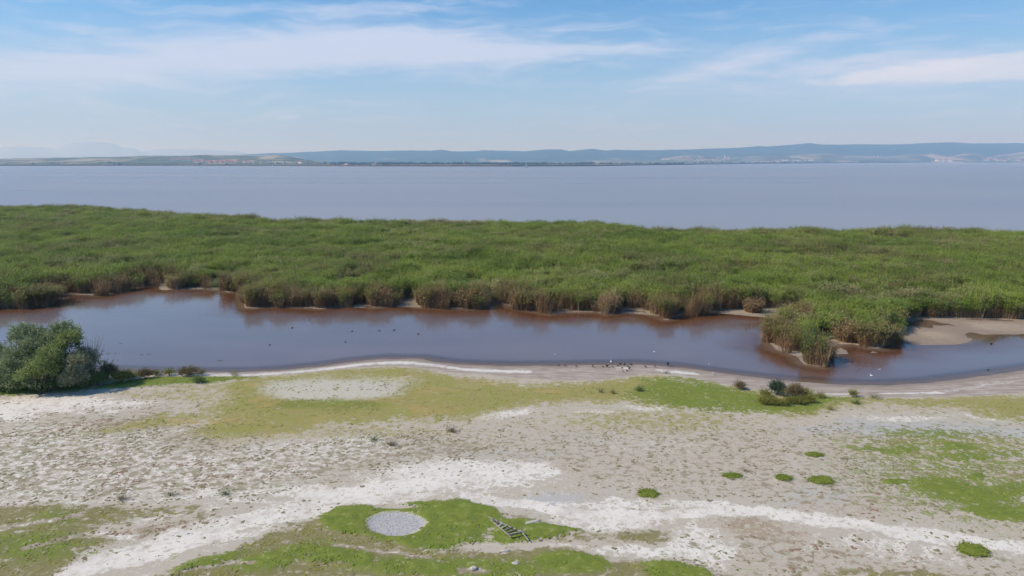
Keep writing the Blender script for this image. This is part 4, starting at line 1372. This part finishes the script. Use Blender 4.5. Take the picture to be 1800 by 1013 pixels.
def bird_meshes(standing, mat, billmat):
    zb = 0.20 if standing else 0.05
    V_, F_ = loft([(-0.24, zb + 0.03, 0.012, 0.008), (-0.17, zb + 0.02, 0.05, 0.035), (-0.05, zb, 0.085, 0.075), (0.06, zb + 0.01, 0.08, 0.075), (0.13, zb + 0.05, 0.05, 0.05),
                   (0.16, zb + 0.12, 0.028, 0.03), (0.175, zb + 0.17, 0.026, 0.028), (0.20, zb + 0.20, 0.034, 0.034), (0.235, zb + 0.195, 0.02, 0.02), (0.25, zb + 0.19, 0.008, 0.008)])
    bm = bmesh.new()
    vs = [bm.verts.new(v) for v in V_]
    for f in F_:
        f = list(dict.fromkeys(f))
        bm.faces.new([vs[i] for i in f])
    if standing:
        for s in (-1, 1):
            v_, f_ = tube([(0.0, s * 0.035, zb - 0.04), (-0.015, s * 0.035, zb * 0.5), (0.0, s * 0.035, 0.0)], [0.012, 0.008, 0.008], 5)
            q = [bm.verts.new(v) for v in v_]
            for f in f_:
                bm.faces.new([q[i] for i in f])
            v_, f_ = tube([(-0.01, s * 0.035, 0.004), (0.05, s * 0.035, 0.004)], [0.012, 0.006], 5)
            q = [bm.verts.new(v) for v in v_]
            for f in f_:
                bm.faces.new([q[i] for i in f])
    body = bpy.data.meshes.new("bird")
    bm.normal_update()
    bm.to_mesh(body)
    bm.free()
    body.materials.append(mat)
    for p in body.polygons:
        p.use_smooth = True
    bill = mesh_np("bill", *[np.array(q) for q in tube([(0.245, 0, zb + 0.19), (0.275, 0, zb + 0.185), (0.30, 0, zb + 0.18)], [0.011, 0.008, 0.003], 6)], [billmat])
    wings = []
    for s in (-1, 1):
        v_, f_ = loft([(-0.25, zb + 0.045, 0.004, 0.006), (-0.15, zb + 0.04, 0.012, 0.03), (-0.02, zb + 0.03, 0.016, 0.055), (0.07, zb + 0.03, 0.012, 0.04), (0.09, zb + 0.03, 0.004, 0.01)], 8)
        v_ = [(a, b + s * (0.082 if -0.2 < a < 0.08 else 0.045), c) for a, b, c in v_]
        bm = bmesh.new()
        q = [bm.verts.new(v) for v in v_]
        for f in f_:
            f = list(dict.fromkeys(f))
            bm.faces.new([q[i] for i in f])
        mw = bpy.data.meshes.new("wing")
        bm.to_mesh(mw)
        bm.free()
        mw.materials.append(mat)
        wings.append(mw)
    return body, bill, wings


dark_f = simple_mat("dark_feathers", (0.035, 0.032, 0.032), 0.7)
white_f = simple_mat("white_feathers", (0.78, 0.77, 0.74), 0.7)
bill_m = simple_mat("bill_horn", (0.25, 0.12, 0.04), 0.5)
BM = {('d', 1): bird_meshes(1, dark_f, bill_m), ('w', 1): bird_meshes(1, white_f, bill_m), ('d', 0): bird_meshes(0, dark_f, bill_m), ('w', 0): bird_meshes(0, white_f, bill_m)}


def bird(u, v, c, standing, scale, label, group):
    x, y = ground(u, v, 0.02 if standing else 0.0)
    x, y = float(x), float(y)
    z = gheight(x, y) if standing else 0.0
    z = max(z, -0.05)
    body, bill, wings = BM[(c, standing)]
    o = link("bird", body, loc=(x, y, z), rz=random.uniform(0, 6.28), label=label, cat="bird", group=group)
    o.scale = (scale * (0.62 if c == 'w' else 0.72),) * 3
    link("bill", bill, parent=o)
    for w in wings:
        link("wing", w, parent=o)


ordn = ["first", "second", "third", "fourth", "fifth", "sixth", "seventh", "eighth", "ninth", "tenth", "eleventh", "twelfth", "thirteenth", "fourteenth", "fifteenth",
        "sixteenth", "seventeenth", "eighteenth", "nineteenth"]
flock = [(982, 643.5, .8), (993, 644.5, .9), (1013, 646, .9), (1042, 646, 1.1), (1060, 646.5, .8), (1067, 647, 1.4), (1077, 647, .8), (1086, 645, .9), (1090.5, 642, 1.1), (1094, 649, .8),
         (1095, 655.5, .8), (1098, 644, 1.4), (1102, 655, .9), (1104.5, 646, .9), (1106, 651, 1.2), (1109, 643.5, 1.2), (1134.5, 647, 1.1), (1151, 646, .9)]
for i, (u, v, s) in enumerate(flock):
    bird(u, v, 'd', 1, s, "small dark bird on the grey beach, %s from the left in the flock" % ordn[i], "birds resting on the beach")
bird(1174, 643.5, 'd', 1, 1.9, "largest dark bird, upright at the water's edge right of the flock", "birds resting on the beach")
bird(1074, 637.5, 'w', 1, 1.2, "pale bird standing in the shallows above the flock", "birds in the pond")
bird(1253.5, 659.5, 'w', 1, 1.5, "white bird standing at the water's edge right of the flock", "birds in the pond")
afl = [(976, 624, 'w', 1.1, "white bird swimming left above the flock"), (1150, 619, 'w', 0.9, "pale bird swimming far above the right of the flock"),
       (1246.5, 640.5, 'w', 0.9, "pale bird swimming just above the white one at the water's edge"), (1531, 661, 'w', 1.2, "white bird swimming below the reed spit, lower of two"),
       (1546, 650, 'w', 0.8, "pale bird swimming below the reed spit, upper of two"), (514, 577, 'd', 1.1, "dark bird swimming below the reeds at the left of the pond"),
       (474, 607, 'd', 1.0, "dark bird swimming alone in the middle left of the pond"), (607, 602, 'd', 1.0, "dark bird swimming, lowest of the scattered group at mid pond"),
       (619, 583, 'd', .9, "dark bird swimming, leftmost of the upper group at mid pond"), (667, 582, 'd', .9, "dark bird swimming in the middle of the upper group at mid pond"),
       (693, 581, 'd', 1.1, "dark bird swimming right in the upper group at mid pond"), (735, 588, 'd', 1.1, "dark bird swimming apart right of the group at mid pond"),
       (1737, 651, 'd', .9, "small dark bird swimming far right near the beach"), (1742, 605, 'd', 1.3, "dark bird swimming below the mud flat at the right")]
for (u, v, c, s, lab) in afl:
    bird(u, v, c, 0, s, lab, "birds in the pond")

# thin mud bars breaking the water near the left bank
mudbar = simple_mat("wet_mud", (0.09, 0.065, 0.05), 0.4, 0.5, 0.2, 4)


def bar(u, v, hw, label):
    x, y = ground(u, v)
    k = (y * cP + CAM_H * sP) / F
    w = hw * k
    n = 24
    V_ = [(0, 0, 0.03)]
    for ring, hh in ((0.55, 0.028), (1.0, -0.02)):
        for i in range(n):
            a = 2 * math.pi * i / n
            rr_ = ring * (0.7 + 0.6 * float(vnoise(np.array(math.cos(a) * 2.5 + u), np.array(math.sin(a) * 2.5 + v), 5)))
            V_.append((w * rr_ * math.cos(a), 0.42 * w * rr_ * math.sin(a), hh))
    F_ = [(0, 1 + i, 1 + (i + 1) % n) for i in range(n)]
    for i in range(n):
        a, b = 1 + i, 1 + (i + 1) % n
        F_ += [(a, a + n, b + n), (a, b + n, b)]
    link("mud_bar", mesh_np("mud_bar", V_, F_, [mudbar], True), loc=(float(x), float(y), 0), label=label, kind='structure')


for (u, v, w, l) in ((190, 622, 5, "thin mud bar right of the big bush, left one"), (203, 621.5, 4, "thin mud bar right of the big bush, second one"), (248, 624, 5, "thin mud bar, third from the big bush"),
                     (262, 623, 5, "thin mud bar, fourth from the big bush"), (387, 634, 7, "thin mud bar near the beach further right"), (212, 604, 4, "faint mud bar above the others")):
    bar(u, v, w, l)

# ------------------------------------------------------------------ far shore, hills and mountains
def slope_at(v):
    _, dy, dz = ray(900, v)
    return dz / dy


def terrain(name, prof, y_front, y_ridge, y_back, mat, nu=500, nr=40, rough=0.08, shape=1.0, seed=0, umin=-500, umax=2300, zf=-1.0, kind='structure'):
    """a ridge of hills with real depth: skyline heights by bearing, rising from a foot line to the ridge and falling behind"""
    us = np.linspace(umin, umax, nu)
    s = (us - 900) / F
    vp = np.interp(us, [p[0] for p in prof], [p[1] for p in prof])
    vp = vp + (fbm(us, us * 0, 14, 3, seed + 3) - 0.5) * 1.1
    yf = np.interp(us, [p[0] for p in y_front], [p[1] for p in y_front]) if isinstance(y_front, list) else np.full(nu, float(y_front))
    yr = np.full(nu, float(y_ridge))
    rows_ = []
    for j in range(nr):
        f = j / (nr * 0.7 - 1) if j < nr * 0.7 else 1 + (j - nr * 0.7 + 1) / (nr * 0.3)
        if f <= 1:
            y = yf + (yr - yf) * f
            g = sstep(f, 0, 1) ** shape
        else:
            y = yr + (y_back - y_ridge) * (f - 1)
            g = 1 - sstep(f - 1, 0, 1)
        x = s * y * 0.985
        H = CAM_H + np.array([slope_at(q) for q in vp]) * yr
        H = np.maximum(H, 1.0)
        n = fbm(x, y, (y_ridge - yf.min()) * 0.22, 5, seed) - 0.5
        z = zf + (H - zf) * g + n * H * rough * 8 * g * (1 - g) * 2
        lim = CAM_H + np.array([slope_at(q) for q in vp]) * y
        z = np.minimum(z, np.maximum(lim, zf + 0.5 + 0 * lim)) if f <= 1 else z
        rows_.append(np.stack([x, y, z], 1))
    V_ = np.concatenate(rows_)
    me = mesh_np(name, V_, grid_faces(nu, nr), [mat], True)
    o = link(name, me, kind=kind)
    return np.array(rows_), us


def hill_mat(name, forest, fields, patch, thresh, alt_fields=None, stretch=(1, 1)):
    m = bpy.data.materials.new(name)
    m.use_nodes = True
    t = NT(m.node_tree)
    b = t.n['Principled BSDF']
    b.inputs['Roughness'].default_value = 0.95
    b.inputs['Specular IOR Level'].default_value = 0.05
    p = t.pos()
    sep = t.new('ShaderNodeSeparateXYZ')
    t.l.new(p, sep.inputs[0])
    vor = t.new('ShaderNodeTexVoronoi')
    t.put(vor.inputs['Vector'], t.scale(p, (patch * stretch[0], patch * stretch[1], 0)))
    vor.inputs['Scale'].default_value = 1.0
    sr = t.new('ShaderNodeSeparateXYZ')
    t.l.new(vor.outputs['Color'], sr.inputs[0])
    fcol = t.mix(sr.outputs[0], fields[0], fields[1])
    fcol = t.mix(t.ss(sr.outputs[1], 0.72, 0.76), fcol, fields[2])
    n = t.noise(p, patch * 0.8, 4, 0.6)
    isf = t.ss(n, thresh - 0.03, thresh + 0.03)
    if alt_fields:
        isf = t.m('MULTIPLY', isf, t.ss(sep.outputs[2], alt_fields[1], alt_fields[0]))
    forc = t.mix(t.noise(p, patch * 6, 4, 0.7), tuple(q * 0.65 for q in forest), tuple(q * 1.5 for q in forest))
    t.put(b.inputs['Base Color'], t.mix(isf, forc, fcol))
    return m


FIELDS = ((0.085, 0.115, 0.04), (0.16, 0.165, 0.075), (0.34, 0.29, 0.19))
shore_v = [(-500, 291.5), (0, 291.8), (300, 291.6), (500, 292), (650, 292.8), (900, 293), (1050, 292.3), (1200, 290), (1370, 287.8), (1600, 286.6), (2300, 286.4)]
shore_y = [(u, float(ground(900, v)[1])) for u, v in shore_v]
plain = terrain("far_plain", [(-500, 287.5), (600, 287.5), (1000, 287.5), (1200, 286), (1400, 284.6), (2300, 284.4)], shore_y, 10500, 12500,
                hill_mat("far_plain", (0.06, 0.085, 0.035), FIELDS, 0.0035, 0.50, None, (1, 0.5)), 500, 30, 0.0, 0.35, 1, zf=-0.3)
hillsL = terrain("vineyard_hills", [(-500, 280), (-100, 279), (0, 279), (80, 278), (140, 276.8), (200, 276), (260, 274), (300, 274.2), (335, 273.5), (360, 272.5), (430, 273.2), (455, 274.5),
                                   (470, 273.4), (487, 272.2), (510, 275), (540, 281), (560, 284.5), (620, 287), (700, 289), (2300, 289)], 3900, 6300, 7400,
                 hill_mat("vineyard_hills", (0.055, 0.085, 0.03), FIELDS, 0.0055, 0.47, None, (1, 0.6)), 600, 36, 0.10, 0.8, 21, umax=720)
foot = terrain("foothills", [(800, 290), (900, 288), (1000, 284), (1100, 281.5), (1140, 281), (1170, 278.5), (1200, 274), (1235, 272), (1255, 276), (1290, 276.5), (1340, 274.5), (1400, 272.5), (1440, 269.5),
                             (1462, 269.5), (1482, 274), (1520, 275), (1560, 275), (1600, 270), (1640, 270), (1665, 275), (1690, 270), (1712, 270), (1735, 276), (1770, 270.5), (1800, 267), (1900, 264), (2300, 270)],
               8700, 10600, 11500, hill_mat("foothills", (0.06, 0.085, 0.04), ((0.10, 0.125, 0.06), (0.20, 0.18, 0.11), (0.36, 0.29, 0.22)), 0.0032, 0.45, None, (1, 0.45)), 600, 30, 0.10, 0.9, 5, umin=790)
ridge = terrain("wooded_hills", [(-500, 290), (380, 284), (430, 272), (460, 270), (500, 269), (560, 266.5), (600, 264.5), (660, 265.5), (720, 264.5), (760, 265), (776, 263), (795, 266), (830, 266.3),
                                 (850, 264.2), (870, 265), (920, 266), (960, 263), (985, 262.7), (1000, 266), (1020, 263.5), (1045, 261.7), (1065, 265), (1080, 263.5), (1120, 264.5), (1180, 263.5), (1200, 263),
                                 (1250, 261.5), (1295, 260), (1330, 257), (1350, 257.5), (1390, 254.5), (1420, 251.5), (1445, 254.5), (1500, 253.8), (1560, 254), (1610, 252.5), (1665, 250), (1700, 252), (1800, 251.8), (2300, 254)],
                10500, 14000, 17500, hill_mat("wooded_hills", (0.030, 0.060, 0.035), FIELDS, 0.0018, 0.60, (60, 170), (1, 0.5)), 700, 36, 0.12, 0.75, 33, umin=330)
mount = terrain("mountains", [(-500, 262), (-200, 258), (0, 259), (30, 257.5), (90, 259), (101, 262), (112, 257), (125, 252), (145, 250), (160, 249), (190, 251), (205, 253), (218, 259.5), (240, 261), (250, 266), (265, 265.5), (280, 262),
                              (330, 262), (380, 264), (420, 266), (435, 270), (450, 278), (470, 284), (2300, 290)], 24000, 28500, 32000,
                simple_mat("mountain_rock", (0.30, 0.33, 0.34), 0.95, 0.05, 0.2, 0.0005), 400, 30, 0.1, 0.7, 55, umax=520)


def on_terrain(T, us, u, v):
    """point of a terrain that is seen at (u, v): walks the grid column away from the camera"""
    i = int(np.argmin(np.abs(us - u)))
    c = T[:, i, :]
    uu, vv = to_px(c[:, 0], c[:, 1], c[:, 2])
    best = None
    for j in range(len(c) - 1):
        if (vv[j] - v) * (vv[j + 1] - v) <= 0 and vv[j] != vv[j + 1]:
            t_ = (v - vv[j]) / (vv[j + 1] - vv[j])
            return c[j] * (1 - t_) + c[j + 1] * t_
    return c[int(np.argmin(np.abs(vv - v)))]


# reed belt on the far shore, a low thicket with an uneven top
def belt():
    us = np.linspace(-400, 2200, 1100)
    yf = np.interp(us, [p[0] for p in shore_y], [p[1] for p in shore_y]) + 8
    s = (us - 900) / F
    V_ = []
    H = 3.5 + 2.0 * fbm(us, us * 0, 6, 4, 71)
    prof = [(0, -0.5), (2, 0.9), (60, 1.0), (260, 1.0), (330, 0.0)]
    for (dy, f) in prof:
        y = yf + dy * (1 + 0.5 * (fbm(us, us * 0 + dy, 30, 3, 9) - 0.5))
        V_.append(np.stack([s * y * 0.985, y, np.where(f > 0, H * f, f) + 0 * y], 1))
    me = mesh_np("far_reed_belt", np.concatenate(V_), grid_faces(len(us), len(prof)), [simple_mat("far_reeds", (0.125, 0.095, 0.055), 0.95, 0.05, 0.25, 0.01)])
    link("far_reed_belt", me, kind='stuff', label="thin brown reed belt along the far shore", cat="reeds")


belt()

# far woods: many small crowns as one mass each
def woods(name, spots, seed, label, T, us):
    r = np.random.default_rng(seed)
    ico = bmesh.new()
    bmesh.ops.create_icosphere(ico, subdivisions=1, radius=1)
    bv = np.array([v.co[:] for v in ico.verts])
    bf = np.array([[v.index for v in f.verts] for f in ico.faces])
    ico.free()
    V_, F_ = [], []
    k = 0
    for (u0, u1, v, n, h) in spots:
        for _ in range(n):
            u = r.uniform(u0, u1)
            p = on_terrain(T, us, u, v + r.normal(0, 0.25))
            hh = h * r.uniform(0.6, 1.25)
            w = hh * r.uniform(0.6, 1.3)
            q = bv * r.uniform(0.75, 1.2, (len(bv), 1)) * np.array([w, w, hh * 0.55]) + np.array([p[0] + r.uniform(-25, 25), p[1], p[2] + hh * 0.45])
            V_.append(q)
            F_.append(bf + k)
            k += len(bv)
    me = mesh_np(name, np.concatenate(V_), np.concatenate(F_), [simple_mat(name, (0.035, 0.055, 0.03), 0.95, 0.05, 0.3, 0.05)])
    link(name, me, kind='stuff', label=label, cat="woodland")


woods("far_tree_line", [(-300, 700, 289.5, 260, 11), (50, 64, 289, 10, 20), (85, 100, 289, 14, 20), (158, 172, 288.6, 14, 20), (186, 198, 288.6, 10, 18), (600, 720, 288.8, 110, 14), (700, 960, 289.2, 220, 13), (540, 620, 288.2, 50, 14), (960, 1200, 288.6, 110, 11),
                        (1025, 1045, 288.4, 18, 15), (1200, 1400, 286.7, 60, 12)], 5, "line of dark trees along the far shore", *plain)
woods("far_wood", [(1668, 1700, 285.2, 40, 22), (1700, 1725, 285.4, 20, 14), (1785, 1830, 285, 30, 24), (1730, 1760, 285.6, 10, 12), (1360, 1660, 285.8, 90, 12)], 6, "dark low wood on the far right shore", *plain)

# ------------------------------------------------------------------ houses and churches of the far villages
wall_w = simple_mat("white_wall", (0.80, 0.77, 0.72), 0.9)
wall_c = simple_mat("cream_wall", (0.66, 0.58, 0.47), 0.9)
roof_r = simple_mat("red_roof", (0.34, 0.14, 0.09), 0.9)
roof_b = simple_mat("brown_roof", (0.24, 0.16, 0.12), 0.9)


def house_mesh(w, l, h, rh, wm, rm):
    W, L = w / 2, l / 2
    V_ = [(-L, -W, -3), (L, -W, -3), (L, W, -3), (-L, W, -3), (-L, -W, h), (L, -W, h), (L, W, h), (-L, W, h), (-L, 0, h + rh), (L, 0, h + rh)]
    o = 0.6
    R_ = [(-L - o, -W - o, h - .3), (L + o, -W - o, h - .3), (L + o, 0, h + rh + .25), (-L - o, 0, h + rh + .25), (L + o, W + o, h - .3), (-L - o, W + o, h - .3)]
    bm = bmesh.new()
    vs = [bm.verts.new(v) for v in V_]
    for f in ((0, 1, 5, 4), (1, 2, 6, 9, 5), (2, 3, 7, 6), (3, 0, 4, 8, 7)):
        bm.faces.new([vs[i] for i in f])
    rs = [bm.verts.new(v) for v in R_]
    for f in ((0, 1, 2, 3), (3, 2, 4, 5)):
        fc_ = bm.faces.new([rs[i] for i in f])
        fc_.material_index = 1
    me = bpy.data.meshes.new("house")
    bm.to_mesh(me)
    bm.free()
    me.materials.append(wm)
    me.materials.append(rm)
    return me


HM = [house_mesh(9, 15, 6, 4, wall_w, roof_r), house_mesh(10, 20, 7, 4, wall_c, roof_r), house_mesh(9, 13, 8, 4.5, wall_w, roof_b), house_mesh(14, 40, 7, 3, wall_w, roof_b)]


def village(T, us, boxes, label, group, seed, kinds=(0, 1, 2)):
    r = random.Random(seed)
    for (u0, u1, v0, v1, n, sc) in boxes:
        for _ in range(n):
            u, v = r.uniform(u0, u1), r.uniform(v0, v1)
            p = on_terrain(T, us, u, v)
            kd = r.choice(kinds)
            o = link("house", HM[kd], loc=(float(p[0]) + r.uniform(-12, 12), float(p[1]), float(p[2])), rz=r.uniform(-0.5, 0.5), label=("white red roofed house", "cream red roofed house", "white brown roofed house", "long white house")[kd] + " " + label, cat="house", group=group)
            o.scale = (sc, sc, sc)


village(*hillsL, [(300, 340, 280.5, 283.5, 22, 1.0), (328, 346, 281, 284, 12, 1.3)], "in the row of light buildings on the left hillside", "houses on the left hillside", 1, (0, 2, 3))
village(*hillsL, [(345, 372, 282, 287.5, 26, 1.0), (372, 440, 284, 287.5, 30, 0.9), (385, 405, 282, 287, 8, 1.0)], "in the lakeside village on the far left shore", "houses of the left lakeside village", 2, (0, 1))
village(*hillsL, [(440, 545, 286, 288, 12, 0.8), (524, 536, 287.2, 288.6, 6, 1.4)], "scattered on the far shore right of the left village", "scattered houses right of the left village", 3, (0, 2))
village(*foot, [(1160, 1185, 278.5, 281, 14, 1.1), (1184, 1215, 277, 282.5, 26, 1.1), (1215, 1282, 279.5, 283, 40, 1.2), (1225, 1240, 275, 279, 6, 1.1)], "in the hillside town on the far shore right of centre", "houses of the hillside town", 4, (0, 1, 2))
village(*foot, [(1282, 1294, 278, 279.8, 4, 1.2), (1375, 1424, 282, 283.6, 12, 1.4), (1520, 1560, 272, 277, 5, 1.1)], "among fields right of the hillside town", "scattered houses among the right fields", 5, (0, 2, 3))
village(*foot, [(1648, 1668, 283.3, 284.0, 7, 2.2)], "at the foot of the far right hills", "long white buildings on the right shore", 6, (3,))
village(*foot, [(1726, 1795, 281, 283.8, 30, 1.3), (1732, 1745, 277, 281, 5, 1.0)], "in the village at the right end of the far shore", "houses of the far right village", 7, (0, 1))
village(*plain, [(612, 620, 289.6, 290.2, 2, 1.0), (652, 662, 289.6, 290.2, 2, 1.0)], "standing in the reeds of the far shore", "white boathouses in the far reeds", 8, (0,))


def church(T, us, u, v, label, s=1.0):
    p = on_terrain(T, us, u, v)
    e = link("church", None, loc=tuple(float(q) for q in p), label=label, cat="church")
    e.scale = (s, s, s)
    link("nave", house_mesh(12, 28, 10, 7, wall_w, roof_r), parent=e)
    bm = bmesh.new()
    bmesh.ops.create_cube(bm, size=1)
    for q in bm.verts:
        q.co = Vector((q.co.x * 7 - 17.6, q.co.y * 7, (q.co.z + 0.5) * 31 - 3))
    me = bpy.data.meshes.new("tower")
    bm.to_mesh(me)
    bm.free()
    me.materials.append(wall_w)
    link("tower", me, parent=e)
    bm = bmesh.new()
    bmesh.ops.create_cone(bm, cap_ends=True, segments=4, radius1=5.2, radius2=0.1, depth=11)
    bmesh.ops.rotate(bm, verts=bm.verts, matrix=__import__('mathutils').Matrix.Rotation(math.pi / 4, 3, 'Z'))
    bmesh.ops.translate(bm, verts=bm.verts, vec=(-17.6, 0, 33.6))
    me = bpy.data.meshes.new("spire")
    bm.to_mesh(me)
    bm.free()
    me.materials.append(roof_b)
    link("spire", me, parent=e)


church(*foot, 1276, 278.5, "white hilltop church at the right end of the hillside town", 1.6)
church(*plain, 817, 288.2, "lone pale church with a tower on the far shore at the centre", 1.0)
church(*hillsL, 362, 285, "church with a spire in the left lakeside village", 0.8)

# ------------------------------------------------------------------ sailing boats
sail_m = simple_mat("sail_cloth", (0.85, 0.85, 0.84), 0.8)
hull_m = simple_mat("white_hull", (0.75, 0.75, 0.74), 0.4)
mast_m = simple_mat("mast_metal", (0.5, 0.5, 0.5), 0.4)


def sailboat(u, v, s, label, rz):
    x, y = ground(u, v)
    e = link("sailing_boat", None, loc=(float(x), float(y), 0), label=label, cat="sailing boat", group="sailing boats on the lake", rz=rz)
    e.scale = (s, s, s)
    st_ = [(-3.6, 0.9, 0.95), (-2, 1.3, 0.9), (0, 1.45, 0.9), (2, 1.0, 1.0), (3.6, 0.35, 1.15), (4.3, 0.02, 1.25)]
    V_, F_ = [], []
    for (a, w, h) in st_:
        V_ += [(a, -w, h), (a, -w * 0.75, 0.1), (a, 0, -0.4), (a, w * 0.75, 0.1), (a, w, h)]
    for i in range(len(st_) - 1):
        for j in range(4):
            F_.append((i * 5 + j, i * 5 + j + 1, i * 5 + j + 6, i * 5 + j + 5))
        F_.append((i * 5 + 4, i * 5, i * 5 + 5, i * 5 + 9))
    link("hull", mesh_np("hull", V_, F_, [hull_m]), parent=e)
    v_, f_ = tube([(0.6, 0, 0.8), (0.6, 0, 11.5)], [0.09, 0.05], 6)
    link("mast", mesh_np("mast", v_, f_, [mast_m]), parent=e)

    def sail(p, q, r_, belly, name):
        n = 8
        V2, F2 = [], []
        for i in range(n + 1):
            for j in range(n + 1):
                a, b = i / n, j / n
                w = Vector(p).lerp(Vector(q), a)
                z_ = Vector(p).lerp(Vector(r_), a)
                c = w.lerp(z_, b)
                c.y += belly * math.sin(math.pi * b) * a * (1 - a) * 4
                V2.append(tuple(c))
        for i in range(n):
            for j in range(n):
                k_ = i * (n + 1) + j
                F2.append((k_, k_ + 1, k_ + n + 2, k_ + n + 1))
        link(name, mesh_np(name, V2, F2, [sail_m], True), parent=e)
    sail((0.5, 0, 11.2), (0.5, 0, 1.9), (-3.5, 0.3, 1.8), 0.5, "mainsail")
    sail((0.8, 0, 10.2), (4.1, 0, 1.5), (0.7, 0.5, 1.6), 0.45, "jib")


sailboat(925, 295.2, 1.35, "white sailing boat on the lake right of centre, nearest of the three", 0.5)
sailboat(354, 292.4, 1.05, "tiny white sail below the left lakeside village", 1.0)
sailboat(479, 292.5, 0.9, "tiny white sail near the far shore between village and round hill", 0.2)

# ------------------------------------------------------------------ haze
bm = bmesh.new()
bmesh.ops.create_cube(bm, size=1)
for q in bm.verts:
    q.co = Vector((q.co.x * 98000, 21000 + q.co.y * 52000, -3.2 + (q.co.z + 0.5) * 880))
me = bpy.data.meshes.new("haze")
bm.to_mesh(me)
bm.free()
hm = bpy.data.materials.new("haze_air")
hm.use_nodes = True
hm.node_tree.nodes.clear()
t = NT(hm.node_tree)
pv = t.new('ShaderNodeVolumePrincipled')
pv.inputs['Color'].default_value = (0.38, 0.62, 1.0, 1)
pv.inputs['Density'].default_value = 1.0e-4
pv.inputs['Absorption Color'].default_value = (1, 1, 1, 1)
pv.inputs['Anisotropy'].default_value = 0.1
mo = t.new('ShaderNodeOutputMaterial')
t.l.new(pv.outputs[0], mo.inputs['Volume'])
me.materials.append(hm)
link("haze", me, kind='stuff', label="pale blue haze over the lake and hills", cat="haze")
print("done")
